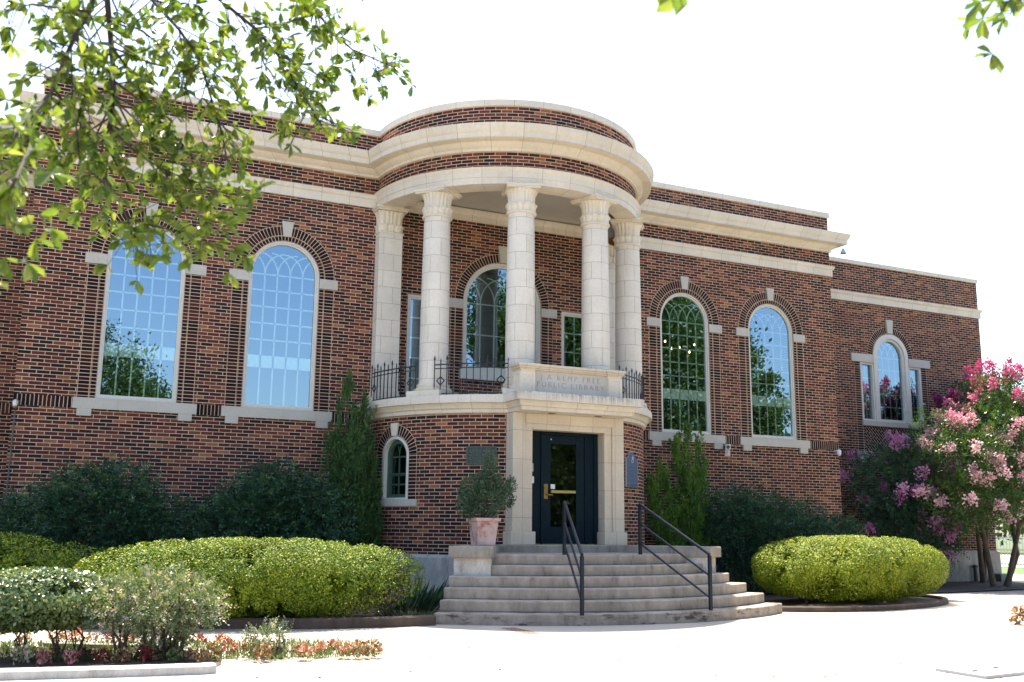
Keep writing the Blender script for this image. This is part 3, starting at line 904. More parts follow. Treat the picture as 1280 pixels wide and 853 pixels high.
LETTER = plain("darker raised lettering", (.30, .28, .25), .8)  # thin raised letters, toned darker than the panel, stand for the cut inscription
for txt, x, z, sz in (("J.A KEMP FREE", .0, 4.385, .150), ("PUBLIC LIBRARY", .0, 4.235, .150)):
    cu = bpy.data.curves.new("lettering", 'FONT'); cu.body = txt; cu.size = sz * 1.02; cu.align_x = 'CENTER'; cu.extrude = .002
    cu.space_character = 1.42; cu.space_word = 1.15; cu.offset = -.003
    lo = bpy.data.objects.new("lettering", cu); lo.location = (x, PY + .058, z); lo.rotation_euler = (R(90), 0, 0); lo.parent = pp
    COL.objects.link(lo); bpy.context.view_layer.update()
    me = bpy.data.meshes.new_from_object(lo); me.name = "lettering"; me.transform(Matrix.Translation((x, PY + .058, z)) @ Matrix.Rotation(R(90), 4, 'X'))
    bpy.data.objects.remove(lo); me.materials.clear(); me.materials.append(LETTER)
    lo = bpy.data.objects.new("lettering", me); lo.parent = pp; COL.objects.link(lo)

# iron balcony railings
def railing(a0, a1):
    mb = MB(); r = 3.24
    P = lambda a, z, rr=r: (rr * math.sin(R(a)), -rr * math.cos(R(a)), z)
    n = max(6, int(abs(a1 - a0) / 3))
    for z, t in ((4.70, .014), (4.62, .011), (4.11, .011)):
        mb.tube([P(a0 + (a1 - a0) * k / n, z) for k in range(n + 1)], t, 6)
    nb = int(round(R(abs(a1 - a0)) * r / .135))
    for k in range(nb + 1):
        a = a0 + (a1 - a0) * k / nb
        tall = k % 2 == 0
        zt = 4.80 if tall else 4.76
        mb.box((*P(a, 0)[:2], (4.075 + zt) / 2), (.016, .016, zt - 4.075), R(a))
        if tall:
            mb.box((*P(a, 0)[:2], zt + .005), (.045, .016, .014), R(a)); mb.lathe(P(a, zt), [(.006, 0), (.022, .03), (.014, .055), (.001, .10)], 6)
        else: mb.lathe(P(a, zt), [(.010, 0), (.014, .02), (.001, .07)], 6)
        if k in (1, nb - 1):
            s = .085; zc = 4.37
            da = math.degrees(s / r)
            q = [P(a, zc - s), P(a + da, zc), P(a, zc + s), P(a - da, zc), P(a, zc - s)]
            for p0, p1 in zip(q, q[1:]): mb.tube([p0, p1], .012, 4)
    return mb.build("balcony_railing", IRON, lib)
railing(-84, -57.5); railing(-49.5, -22.5); railing(25, 49.5); railing(57.5, 84)
settle(lib)

# ================================================================== ENTRANCE STEPS
SX, SY = -.35, -1.1
def sector(r0, r1, a0, a1, n=36):
    o = [(SX + r1 * math.sin(R(a0 + (a1 - a0) * k / n)), SY - r1 * math.cos(R(a0 + (a1 - a0) * k / n))) for k in range(n + 1)]
    i = [(SX + r0 * math.sin(R(a0 + (a1 - a0) * k / n)), SY - r0 * math.cos(R(a0 + (a1 - a0) * k / n))) for k in range(n, -1, -1)]
    return o + i
steps = empty("entrance_steps", (SX, -4.5, 0), "broad curved flight of weathered concrete steps below the library door", "steps")
ZST = [.172, .344, .516, .688, .86, 1.032]
for k, (r, a, b, z) in enumerate(zip((5.78, 5.45, 5.12, 4.79, 4.45, 4.12), (37.0, 37.2, 37.4, 37.6, 31.5, 31.5), (36.1, 36.1, 36.4, 36.5, 28.6, 28.6), ZST)):
    mb = MB(); mb.prism(sector(2.2, r, -b, a), -.05 if k == 0 else ZST[k - 1] - .001, z)
    mb.build("step", CONC_LOW if k == 0 else CONC_STEP, steps, bevel=.018, smooth=35)
mb = MB(); mb.prism(sector(1.6, 2.64, -36, 40), .5, 1.172); mb.build("door_landing", CONC_CAP, steps, bevel=.015, smooth=35)
for s in (-1, 1):
    a0, a1 = (31.3, 38.6) if s > 0 else (-36.9, -28.3)
    mb = MB(); mb.prism(sector(2.3, 4.52, a0 + (.6 if s < 0 else 0), a1 - (.6 if s > 0 else 0), 8), .2, 1.0); ped = mb.build("pedestal", PLAST_PED, steps)
    mb = MB(); mb.prism(sector(2.35, 4.62, a0 - (.5 if s > 0 else .3), a1 + (.5 if s < 0 else .3), 8), .975, 1.172); mb.build("pedestal_cap", CONC_CAP, ped, bevel=.015)
settle(steps)

def handrail(x1, y1, x2, y2, label):
    rt = empty("handrail", (x2, y2, .17), label, "handrail", "handrails on the entrance steps")
    z1, z2 = 1.03, .172
    mb = MB(); mb.box((x1, y1, z1 + .44), (.05, .05, .90)); mb.build("post", STEELRAIL, rt)
    mb = MB(); mb.box((x2, y2, z2 + .44), (.05, .05, .90)); mb.build("post", STEELRAIL, rt)
    for k, h in enumerate((.91, .56, .20)):
        mb = MB(); A = Vector((x1, y1, z1 + h)); B = Vector((x2, y2, z2 + h))
        mb.tube([A, B], .028 if k == 0 else .02, 8); mb.build("top_rail" if k == 0 else "rail", STEELRAIL, rt, smooth=40)
    settle(rt)
handrail(-1.10, -5.10, -1.70, -6.80, "dark steel handrail standing in the middle of the curved steps in front of the door")
handrail(.55, -4.95, .80, -6.70, "dark steel handrail on the steps nearer the right pedestal and oval hedge")

# ================================================================== GROUND
def sheet(name, poly, z, mat, kind="structure"):
    mb = MB(); mb.quad(*[(x, y, z) for x, y in poly]); o = mb.build(name, mat, fix=False); o['kind'] = kind; return o
def groundmat(name, a, b, sc=1.2, bumpd=.01, fine=60):
    m, t, bs = new_mat(name)
    n = noise(t, sc, 6, .65); r = ramp(t, [(.3, a), (.7, b)]); t.links.new(n, r.inputs[0])
    n2 = noise(t, fine, 4, .7); r2 = ramp(t, [(.3, (.75, .75, .75)), (.7, (1.2, 1.2, 1.2))]); t.links.new(n2, r2.inputs[0])
    t.links.new(mixc(t, r.outputs[0], r2.outputs[0], 1, 'MULTIPLY'), bs.inputs['Base Color']); bs.inputs['Roughness'].default_value = .9
    bump(t, bs, n2, .5, bumpd)
    return m
GRASSY = groundmat("dry grass", (.05, .075, .02), (.10, .12, .035))
def pavemat():
    m, t, b = new_mat("pale worn driveway concrete")
    n = noise(t, .35, 6, .65); r = ramp(t, [(.3, (.37, .325, .265)), (.7, (.45, .40, .33))]); t.links.new(n, r.inputs[0])
    n2 = noise(t, 70, 3, .8); r2 = ramp(t, [(.36, (.30, .28, .27)), (.52, (1.05, 1.05, 1.05))]); t.links.new(n2, r2.inputs[0])
    n3 = noise(t, .22, 5, .6); r3 = ramp(t, [(.46, (0, 0, 0)), (.60, (.9, .9, .9))]); t.links.new(n3, r3.inputs[0])
    c = mixc(t, r.outputs[0], mixc(t, r.outputs[0], r2.outputs[0], 1, 'MULTIPLY'), r3.outputs[0])
    tc = N(t, "ShaderNodeTexCoord"); v = N(t, "ShaderNodeTexVoronoi", feature='DISTANCE_TO_EDGE'); v.inputs['Scale'].default_value = .32
    t.links.new(tc.outputs['Object'], v.inputs[0]); rc = ramp(t, [(0, (.7, .7, .7)), (.004, (0, 0, 0))]); t.links.new(v.outputs[0], rc.inputs[0])
    c = mixc(t, c, (.10, .085, .07), rc.outputs[0])
    t.links.new(c, b.inputs['Base Color']); b.inputs['Roughness'].default_value = .92; b.inputs['Specular IOR Level'].default_value = .2
    bump(t, b, n2, .3, .003); return m
PAVE = pavemat()
MULCH = groundmat("dark mulch", (.035, .024, .017), (.09, .062, .045), 2.0, .02, 40)
SOIL = groundmat("dry garden soil", (.15, .11, .08), (.24, .18, .135), 2.0, .02, 40)
sheet("ground", [(-400, -400), (400, -400), (400, 400), (-400, 400)], -.012, GRASSY)
sheet("driveway", [(-60, -45), (24, -45), (24, 30), (19.2, 30), (19.2, 0), (-60, 0)], 0.0, PAVE)

def at(px, py, dist):
    """point seen at a photograph pixel, at a distance along the view axis"""
    d = _f + _r2 * ((px - 640) / 1248.26) - _u2 * ((py - 426.5) / 1248.26)
    return Vector((CX, CY, CZ)) + d * dist
def ground_at(px, py, z=0.0):
    d = _f + _r2 * ((px - 640) / 1248.26) - _u2 * ((py - 426.5) / 1248.26)
    return Vector((CX, CY, CZ)) + d * ((z - CZ) / d.z)

def unit(a): return a / (np.linalg.norm(a, axis=-1, keepdims=True) + 1e-9)
def rnd(n): return unit(rng.normal(size=(n, 3)))

def leaf_mesh(name, P, D, Nn, L, W, mat, tint, parent=None, shape='quad', extra=None):
    n = len(P); D = unit(D); S = unit(np.cross(D, Nn)); U = np.cross(S, D)
    L = np.broadcast_to(np.asarray(L, float), (n,))[:, None]; W = np.broadcast_to(np.asarray(W, float), (n,))[:, None]
    if shape == 'quad':
        V = np.stack([P, P + D * L * .5 + S * W * .5, P + D * L, P + D * L * .5 - S * W * .5], 1); nv = 4
        F = np.array([[0, 1, 2, 3]])
    else:
        f = .16
        V = np.stack([P, P + D * L - U * W * .25, P + D * L * .38 + S * W * .36 + U * W * f, P + D * L * .74 + S * W * .5 + U * W * f, P + D * L * .38 - S * W * .36 + U * W * f, P + D * L * .74 - S * W * .5 + U * W * f], 1); nv = 6
        F = np.array([[0, 2, 3, 1], [0, 1, 5, 4]])
    V = V.reshape(-1, 3)
    Fi = (np.arange(n)[:, None, None] * nv + F[None]).reshape(-1, 4)
    T = np.repeat(tint, len(F))
    me = bpy.data.meshes.new(name)
    me.vertices.add(len(V)); me.vertices.foreach_set('co', V.ravel())
    me.loops.add(Fi.size); me.loops.foreach_set('vertex_index', Fi.ravel().astype(np.int32))
    me.polygons.add(len(Fi)); me.polygons.foreach_set('loop_start', np.arange(0, Fi.size, 4, dtype=np.int32))
    me.update(calc_edges=True)
    a = me.attributes.new('tint', 'FLOAT', 'FACE'); a.data.foreach_set('value', T.astype(np.float32))
    me.materials.append(mat)
    if shape != 'quad': me.polygons.foreach_set('use_smooth', [True] * len(me.polygons))
    o = bpy.data.objects.new(name, me); COL.objects.link(o)
    if parent: o.parent = parent
    return o

BARK = groundmat("rough bark", (.05, .038, .028), (.12, .09, .065), 6, .02, 30)
BARKO = groundmat("dark oak bark", (.022, .016, .012), (.060, .045, .034), 6, .01, 40)
BARKP = groundmat("smooth tan bark", (.07, .05, .036), (.15, .11, .08), 5, .01, 30)
L_HEDGE = leafmat("clipped hedge leaves", [(0, (.055, .105, .010)), (.5, (.125, .195, .013)), (1, (.33, .36, .03))], .14, .5, .2)
L_HEDGE2 = leafmat("yellow green hedge leaves", [(0, (.06, .11, .010)), (.5, (.15, .215, .013)), (1, (.37, .39, .03))], .16, .5, .2)
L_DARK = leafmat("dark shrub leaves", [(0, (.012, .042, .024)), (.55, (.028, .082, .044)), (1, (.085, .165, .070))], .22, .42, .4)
L_CYP = leafmat("cypress scales", [(0, (.022, .065, .018)), (.6, (.048, .120, .026)), (1, (.10, .18, .036))], .2, .55)
L_JUN = leafmat("juniper scales", [(0, (.03, .085, .012)), (.55, (.080, .185, .018)), (1, (.17, .28, .03))], .2, .55)
L_POT = leafmat("blue green conifer needles", [(0, (.035, .075, .042)), (.6, (.070, .125, .070)), (1, (.140, .175, .085))], .2, .5)
L_FRONT = leafmat("glossy shrub leaves", [(0, (.045, .090, .026)), (.55, (.10, .155, .050)), (1, (.26, .31, .12))], .2, .33, .55)
L_PINK = leafmat("pinkish variegated leaves", [(0, (.070, .120, .050)), (.5, (.15, .20, .095)), (.8, (.32, .33, .22)), (1, (.48, .38, .32))], .25, .4, .5)
L_SMALL = leafmat("white edged leaves", [(0, (.06, .10, .05)), (.5, (.15, .19, .11)), (1, (.48, .48, .38))], .2, .4)
L_OAK = leafmat("oak leaves", [(0, (.05, .095, .016)), (.5, (.11, .17, .024)), (1, (.27, .30, .065))], .42, .33, .5, (1.35, 1.4, .6))
L_TREE = leafmat("tree leaves", [(0, (.030, .065, .014)), (.6, (.06, .115, .022)), (1, (.11, .17, .035))], .3, .45)
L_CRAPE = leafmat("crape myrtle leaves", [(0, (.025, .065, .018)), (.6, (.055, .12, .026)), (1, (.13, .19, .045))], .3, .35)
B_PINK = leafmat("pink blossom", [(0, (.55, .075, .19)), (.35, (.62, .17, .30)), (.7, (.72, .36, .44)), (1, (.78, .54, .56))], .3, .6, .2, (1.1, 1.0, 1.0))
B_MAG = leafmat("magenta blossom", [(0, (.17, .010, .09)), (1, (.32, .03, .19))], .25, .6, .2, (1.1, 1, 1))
B_LIL = leafmat("lilac pink blossom", [(0, (.42, .13, .33)), (1, (.60, .32, .50))], .25, .6, .2, (1.1, 1, 1))
G_GRASS = leafmat("grass blades", [(0, (.04, .085, .018)), (1, (.12, .16, .04))], .3, .5)

def super_pts(n, a, b, c, e=2.6, low=-1.0, bumps=.05, depth=.12, freq=3.0):
    d = unit(rng.normal(size=(int(n), 3)) * np.array([a, b, c]) ** .5)
    k = (np.abs(d / np.array([a, b, c])) ** e).sum(1) ** (-1 / e)
    P = d * k[:, None]
    G = unit(np.sign(P) * np.abs(P / np.array([a, b, c])) ** (e - 1) / np.array([a, b, c]))
    bm = np.zeros(len(P))
    for amp, f in ((1.0, freq), (.7, freq * 2.3), (.6, freq * 4.7)):
        for _ in range(3):
            w_ = rnd(1)[0] * f * 2.2; bm += amp * np.sin(P @ w_ + rng.uniform(0, 6.28)) / 1.7
    hol = np.clip(bm + .9, None, .0)      # hollows between the clumps
    dep = -depth * rng.random(len(P)) ** 1.7 + bumps * np.clip(bm, -1.3, 1.0) + .16 * hol
    keep = rng.random(len(P)) > np.clip((-bm - .55) * 1.1, 0, .93)
    return (P + G * dep[:, None])[keep], G[keep]

def rotz(P, ang):
    c, s = math.cos(ang), math.sin(ang); Q = P.copy(); Q[:, 0] = P[:, 0] * c - P[:, 1] * s; Q[:, 1] = P[:, 0] * s + P[:, 1] * c; return Q

def hedge(name, c, a, b, h, rz, n, mat, label, leaf=.040, e=2.6, bumps=.05, cat="hedge", bare=None, stems=9, freq=3.0, tb=0.0):
    root = empty(name, (c[0], c[1], 0), label, cat)
    P, G = super_pts(n, a, b, h, e, -1.0, bumps, .16, freq)
    if bare is not None:
        keep = ~((P[:, 0] > bare) & (P[:, 2] < .12) & (rng.random(len(P)) < .72)); P, G = P[keep], G[keep]
    P, G = rotz(P, R(rz)), rotz(G, R(rz))
    P = P + np.array([0, 0, c[2]])
    ok = P[:, 2] > .05; P, G = P[ok], G[ok]; n = len(P)
    Nn = unit(G * 1.25 + np.array([0, 0, .25]) + rnd(n) * .85); D = unit(np.cross(Nn, rnd(n)) + G * .25)
    sz = leaf * (0.7 + .6 * rng.random(n))
    deep = rng.random(n) < .22            # larger leaves deep inside keep the hedge opaque
    P[deep] -= G[deep] * rng.uniform(.12, .5, (deep.sum(), 1)) * min(1, b); P[:, 2] = np.maximum(P[:, 2], .08); sz[deep] *= 2.2
    tint = np.clip(rng.normal(.5 + tb, .27, n) + .12 * np.sin(P[:, 0] * 3) * np.sin(P[:, 2] * 5 + P[:, 1] * 3), 0, 1)
    leaf_mesh("foliage", P, D, Nn, sz, sz * .62, mat, tint, root)
    mb = MB()
    for k in range(stems):
        x = (-.8 + 1.6 * (k + random.random()) / stems) * a; y = random.uniform(-.35, .35) * b
        q = rotz(np.array([[x, y, 0]]), R(rz))[0]
        for j in range(5):
            mb.tube([(q[0] + random.uniform(-.04, .04), q[1] + random.uniform(-.04, .04), -.02), (q[0] + random.uniform(-.12, .12), q[1] + random.uniform(-.12, .12), c[2] * .35), (q[0] + random.uniform(-.35, .35), q[1] + random.uniform(-.3, .3), c[2] * 1.0)], random.uniform(.008, .016), 5, r1=.005)
    mb.build("stems", BARK, root, merge=False)
    if bare is not None:   # dead grey twigs at the bare end
        mb = MB()
        for k in range(170):
            t = random.uniform(-1.2, 1.2); x0 = a * random.uniform(.45, .8); y0 = b * .5 * t
            p0 = np.array([[x0, y0, 0.]]); p1 = p0 + np.array([[random.uniform(.05, .45), random.uniform(-.4, .1), 0]])
            p0, p1 = rotz(p0, R(rz))[0], rotz(p1, R(rz))[0]
            z = random.uniform(.15, c[2])
            mb.tube([(p0[0], p0[1], z), ((p0[0] + p1[0]) / 2, (p0[1] + p1[1]) / 2, z + .06), (p1[0], p1[1], z + random.uniform(.02, .3))], .007, 3, r1=.003)
        mb.build("dead_twigs", BARKP, root, merge=False)
    return root

def sprays(centers, dirs, nl, length, leaf, droop=.35, width=.5):
    """leafy twigs: nl leaves in two rows along each curved twig"""
    m = len(centers); dirs = unit(dirs)
    side = unit(np.cross(dirs, rnd(m))); up = unit(np.cross(side, dirs))
    Ls = length * (0.6 + .8 * rng.random(m))
    P, D, Nn, S = [], [], [], []
    for k in range(nl):
        t = (k + .4) / nl
        p = centers + dirs * (Ls * t)[:, None] - np.array([0, 0, 1.]) * (droop * Ls * t * t)[:, None]
        s = 1 if k % 2 else -1
        d = unit(dirs * .65 + side * s * .8 + rng.normal(size=(m, 3)) * .25 - np.array([0, 0, .25]) * droop)
        P.append(p); D.append(d); Nn.append(unit(up + rng.normal(size=(m, 3)) * .35)); S.append(leaf * (.7 + .6 * rng.random(m)) * (1 - .35 * t))
    return np.concatenate(P), np.concatenate(D), np.concatenate(Nn), np.concatenate(S)

def ell_pts(n, c, r, inner=.55, low=-1):
    d = rnd(n * 2); d = d[d[:, 2] > low][:n]
    rr = (inner + (1 - inner) * rng.random(len(d)) ** .6)
    return np.array(c) + d * np.array(r) * rr[:, None], unit(d / np.array(r))

def shrub(name, lumps, mat, label, nspray, nl=12, length=.32, leaf=.06, droop=.4, aspect=.5, cat="shrub", stems=True, barkm=None, upb=.25, group=None, inner=.5):
    c0 = lumps[0][0]
    root = empty(name, (c0[0], c0[1], 0), label, cat, group)
    vol = np.array([l[1][0] * l[1][1] * l[1][2] for l in lumps]) ** .67; vol = vol / vol.sum()
    Pa, Da, Na, Sa, Ta = [], [], [], [], []
    for (c, r), v in zip(lumps, vol):
        C_, O_ = ell_pts(int(nspray * v), c, r, inner)
        dirs = unit(O_ + rng.normal(size=O_.shape) * .5 + np.array([0, 0, upb]))
        P, D, Nn, S = sprays(C_, dirs, nl, length, leaf, droop)
        tw = np.tile(np.clip(rng.normal(.45, .30, len(C_)), 0, 1), nl)
        Pa.append(P); Da.append(D); Na.append(Nn); Sa.append(S); Ta.append(np.clip(tw + rng.normal(0, .12, len(P)), 0, 1))
    P = np.concatenate(Pa); ok = P[:, 2] > .03
    P = P - np.array([c0[0], c0[1], 0])
    D, Nn, S, T = (np.concatenate(x)[ok] for x in (Da, Na, Sa, Ta)); P = P[ok]
    leaf_mesh("foliage", P, D, Nn, S, S * aspect, mat, T, root)
    if stems:
        mb = MB()
        for c, r in lumps:
            for k in range(6):
                q = (c[0] - c0[0], c[1] - c0[1])
                b = (q[0] * .6 + random.uniform(-.2, .2), q[1] * .6 + random.uniform(-.15, .15))
                e = (q[0] + random.uniform(-.7, .7) * r[0], q[1] + random.uniform(-.7, .7) * r[1], c[2] + random.uniform(-.2, .7) * r[2])
                mb.tube([(*b, -.02), ((b[0] + e[0]) / 2 + random.uniform(-.1, .1), (b[1] + e[1]) / 2, e[2] * .55), e], .022, 5, r1=.006)
        mb.build("stems", barkm or BARK, root, merge=False)
    return root

def upright(name, spires, mat, label, n, leaf=.10, w=.022, cat="shrub", spread=.35, plume=.34, pr=.06):
    """ragged columnar conifer built of upward plumes; spires = (x, y, z0, z1, radius)"""
    x0, y0 = spires[0][0], spires[0][1]
    root = empty(name, (x0, y0, 0), label, cat)
    wts = np.array([(s[3] - s[2]) * s[4] ** .8 for s in spires]); wts /= wts.sum()
    Pa, Da, Ta = [], [], []
    per = 70
    for (x, y, z0, z1, r), wt in zip(spires, wts):
        m = max(6, int(n * wt / per)); t = rng.random(m); a = rng.random(m) * 2 * math.pi
        prof = np.minimum(1, (t + .15) * 2.5) * (1 - t) ** .6 * 1.15
        rr = r * prof * (.35 + .75 * rng.random(m) ** .6)
        C_ = np.stack([x - x0 + rr * np.cos(a), y - y0 + rr * np.sin(a), z0 + (z1 - z0 - plume * .8) * t], 1)
        out = np.stack([np.cos(a), np.sin(a), np.zeros(m)], 1)
        ax = unit(out * spread * rng.uniform(.2, 1.2, (m, 1)) + np.array([0, 0, 1.]) + rng.normal(size=(m, 3)) * .12)
        ln = plume * rng.uniform(.6, 1.35, m)
        u = rng.random((m, per)); wd = pr * np.minimum(1, u * 4 + .3) * (1 - u) ** .5
        P = C_[:, None] + ax[:, None] * (u * ln[:, None])[..., None] + rng.normal(size=(m, per, 3)) * wd[..., None] * .75
        D = unit(ax[:, None] + rng.normal(size=(m, per, 3)) * .38)
        Pa.append(P.reshape(-1, 3)); Da.append(D.reshape(-1, 3)); Ta.append(np.clip(np.repeat(rng.normal(.42, .2, m), per) + rng.normal(0, .12, m * per), 0, 1))
    P, D, T = np.concatenate(Pa), np.concatenate(Da), np.concatenate(Ta)
    m = len(P); S = leaf * (.6 + .7 * rng.random(m))
    leaf_mesh("foliage", P, D, rnd(m), S, w * (.7 + .6 * rng.random(m)), mat, T, root)
    mb = MB()
    for (x, y, z0, z1, r) in spires:
        mb.tube([(random.uniform(-.05, .05), random.uniform(-.05, .05), -.02), ((x - x0) * .7, (y - y0) * .7, z0 + .35 * (z1 - z0)), (x - x0, y - y0, z0 + .85 * (z1 - z0))], .035, 6, r1=.008)
    mb.build("trunk", BARK, root, merge=False)
    return root

# ------------------------------------------------------------------ beds and kerbs
sheet("garden_bed", [(-40, -4.0), (-14, -3.7), (-9.5, -4.55), (-6.93, -5.3), (-5.4, -5.85), (-3.9, -5.82), (-3.0, -4.6), (-2.2, -.02), (-40, -.02)], .05, SOIL)
sheet("garden_bed", [(2.6, -5.6), (5, -5.2), (8.5, -3.9), (9.2, -2.3), (11.5, -2.2), (14.6, -1.8), (19.2, -1.0), (19.2, 1.78), (10.1, 1.78), (10.0, -.02), (2.2, -.02)], .03, MULCH)
def kerb(name, path, wd, h, mat, label, z0=-.03):
    mb = MB(); mb.sweep(path, [(-wd / 2, z0), (wd / 2, z0), (wd / 2, h - .02), (wd / 2 - .02, h), (-wd / 2 + .02, h), (-wd / 2, h - .02)], True)
    o = mb.build(name, mat, smooth=35); tag(o, label, "kerb"); return o
kerb("bed_kerb", [(-40, -4.1), (-14, -3.8), (-11.5, -4.15), (-9.5, -4.65), (-8.2, -5.0), (-6.93, -5.38), (-6.1, -5.72), (-5.4, -5.93), (-4.6, -5.97), (-3.80, -5.90)], .14, .15, KERBM, "brown kerb edging the long clipped hedge bed left of the steps")
ek = [(5.95 + 3.05 * math.cos(R(t)) * math.cos(R(14)) - 1.50 * math.sin(R(t)) * math.sin(R(14)), -4.3 + 3.05 * math.cos(R(t)) * math.sin(R(14)) + 1.50 * math.sin(R(t)) * math.cos(R(14))) for t in range(-172, 20, 6)]
kerb("bed_kerb", ek, .13, .10, KERBM, "curved brown kerb around the oval hedge right of the steps")
sheet("hedge_soil", ek, .045, SOIL)
kerb("bed_kerb", [(-16, -8.3), (-12.5, -9.1), (-11, -9.42), (-9.66, -9.66), (-8.6, -9.84), (-7.85, -9.93), (-7.72, -9.9)], 0.16, .095, KERBW, "pale concrete kerb along the front of the flower bed at the left")
sheet("flower_bed", [(-16, -8.3), (-12.5, -9.05), (-11, -9.36), (-9.66, -9.6), (-8.6, -9.78), (-7.78, -9.84), (-7.55, -9.35), (-7.45, -8.8), (-8.2, -7.4), (-9.4, -7.0), (-16, -6.3)], .008, MULCH)

# ------------------------------------------------------------------ hedges
hedge("clipped_hedge", (-6.32, -4.92, .68), 2.60, 1.0, .57, -5, 120000, L_HEDGE, "long clipped green hedge in sunlight left of the steps, bare at its right end", bare=1.8, bumps=.042, leaf=.032, e=2.6, stems=7)
hedge("clipped_hedge", (6.20, -4.3, .735), 2.50, 1.36, .64, 12, 140000, L_HEDGE2, "oval clipped yellow green hedge in full sun right of the steps", e=2.7, bumps=.03, leaf=.032, tb=.08, stems=4)
hedge("clipped_hedge", (-10.9, -3.0, .70), 2.8, .72, .60, -3, 60000, L_HEDGE, "low shaded clipped hedge at the far left below the dark shrubs", bumps=.04, leaf=.036)

# ------------------------------------------------------------------ dark shrubs on the wall
shrub("foundation_shrub", [((-8.6, -1.5, 1.25), (1.35, .85, 1.15)), ((-9.6, -1.4, 1.0), (.8, .8, 1.0)), ((-7.5, -1.5, 1.0), (.8, .8, 1.0)), ((-8.3, -1.6, 1.7), (.9, .6, .85))], L_DARK, "broad dark green shrub against the wall below the leftmost arched window", 4600, 12, .38, .07, inner=.3)
shrub("foundation_shrub", [((-5.6, -1.4, 1.25), (1.2, .85, 1.2)), ((-5.3, -1.3, 1.9), (.8, .6, .75)), ((-4.7, -1.6, 1.3), (.7, .7, 1.05)), ((-6.5, -1.5, 1.0), (.8, .8, .95))], L_DARK, "dark green shrub against the wall beside the tall cypress, left of the porch", 4600, 12, .38, .07, inner=.3)
shrub("foundation_shrub", [((6.1, -1.5, 1.2), (1.2, .85, 1.15)), ((5.4, -1.3, 1.5), (.8, .7, .9)), ((7.2, -1.4, 1.2), (.9, .8, 1.0)), ((8.4, -1.3, 1.0), (1.0, .8, .85))], L_DARK, "wide dark green shrub behind the oval hedge, below the right hand windows", 5000, 12, .38, .07, inner=.3)
upright("cypress", [(-3.90, -.9, .1, 4.50, .34), (-3.55, -.85, .4, 4.1, .26), (-4.16, -.85, .5, 3.6, .22), (-3.42, -1.0, .6, 3.35, .26), (-3.8, -1.15, .1, 3.5, .42), (-4.05, -1.0, .1, 2.6, .28), (-3.5, -1.0, .1, 2.4, .34)], L_CYP, "tall narrow dark cypress where the left wall meets the round porch", 42000, .09, .018, spread=.25, plume=.42, pr=.055)
upright("juniper", [(4.42, -1.0, .3, 4.05, .20), (4.10, -1.0, .2, 3.8, .22), (4.76, -1.0, .8, 3.85, .15), (3.62, -1.1, .8, 3.0, .20), (3.35, -1.15, 1.3, 2.75, .14), (4.35, -1.15, .1, 2.9, .38), (3.75, -1.2, .1, 2.0, .28), (4.72, -1.1, .3, 2.7, .22)], L_JUN, "upright bright green juniper beside the right handrail, right of the porch", 34000, .075, .024, spread=.3, plume=.32, pr=.065)
# strappy clump by the steps
def tuft(name, c, n, h, mat, label, cat, sp=.5, w=.022, r=.25):
    root = empty(name, (c[0], c[1], 0), label, cat)
    a = rng.random(n) * 2 * math.pi; rr = r * rng.random(n) ** .5
    P = np.stack([rr * np.cos(a), rr * np.sin(a), np.full(n, .03)], 1)
    D = unit(np.stack([np.cos(a) * sp, np.sin(a) * sp, np.ones(n)], 1) + rng.normal(size=(n, 3)) * .3)
    S = h * (.6 + .7 * rng.random(n))
    leaf_mesh("leaves", P, D, rnd(n), S, w, mat, rng.random(n), root, 'leaf')
    return root
tuft("strappy_plant", (-3.55, -4.0), 260, .55, L_DARK, "dark strappy plant between the hedge and the left pedestal", "plant", .8, .03, .45)
tuft("strappy_plant", (-3.9, -5.0), 150, .16, G_GRASS, "low weedy tuft at the foot of the steps, left side", "plant", 1.2, .015, .5)

# ------------------------------------------------------------------ front shrubs
hedge("front_shrub", (-9.42, -8.25, .645), .88, .62, .32, 0, 19000, L_FRONT, "rounded glossy green shrub at the left edge in the flower bed", leaf=.048, e=2.2, bumps=.02, cat="shrub", stems=4, freq=5)
shrub("front_shrub", [((-8.12, -8.65, .66), (.55, .5, .34)), ((-8.55, -8.6, .60), (.42, .42, .28)), ((-7.78, -8.65, .58), (.34, .4, .26)), ((-8.1, -8.65, .34), (.36, .35, .25))], L_PINK, "loose pinkish variegated shrub in the middle of the flower bed", 1700, 9, .15, .040, .15, .6, inner=.3)
shrub("front_shrub", [((-6.95, -8.95, .20), (.26, .22, .16))], L_SMALL, "small white edged bush among the orange begonias", 170, 8, .13, .038, .1, .6, inner=.2)

# ------------------------------------------------------------------ begonias
def begonia(name, stops, loc, n=85):
    m = leafmat(name + " leaves", stops, .3, .3, .5, (1.4, 1.1, .8))
    P, O = ell_pts(n, (0, 0, .07), (.10, .10, .085), .2, -.6)
    D = unit(O + rnd(len(P)) * .8); S = .045 * (.6 + .7 * rng.random(len(P)))
    o = leaf_mesh("begonia", P, D, unit(O + rnd(len(P)) * .6), S, S * .9, m, rng.random(len(P)), None, 'leaf')
    return o
KIND = {
 'orange': [(0, (.15, .12, .04)), (.45, (.38, .13, .08)), (1, (.54, .32, .23))],
 'bronze': [(0, (.16, .10, .04)), (.6, (.34, .20, .10)), (1, (.50, .36, .20))],
 'red': [(0, (.09, .05, .02)), (.5, (.38, .02, .04)), (1, (.50, .06, .10))],
 'pink': [(0, (.20, .14, .06)), (.5, (.60, .20, .24)), (1, (.72, .50, .46))],
 'cream': [(0, (.12, .14, .05)), (.5, (.58, .52, .36)), (1, (.72, .70, .58))],
 'dark red': [(0, (.05, .025, .02)), (.6, (.14, .02, .03)), (1, (.22, .04, .04))],
 'green': [(0, (.06, .11, .03)), (1, (.18, .22, .07))]}
proto = {}
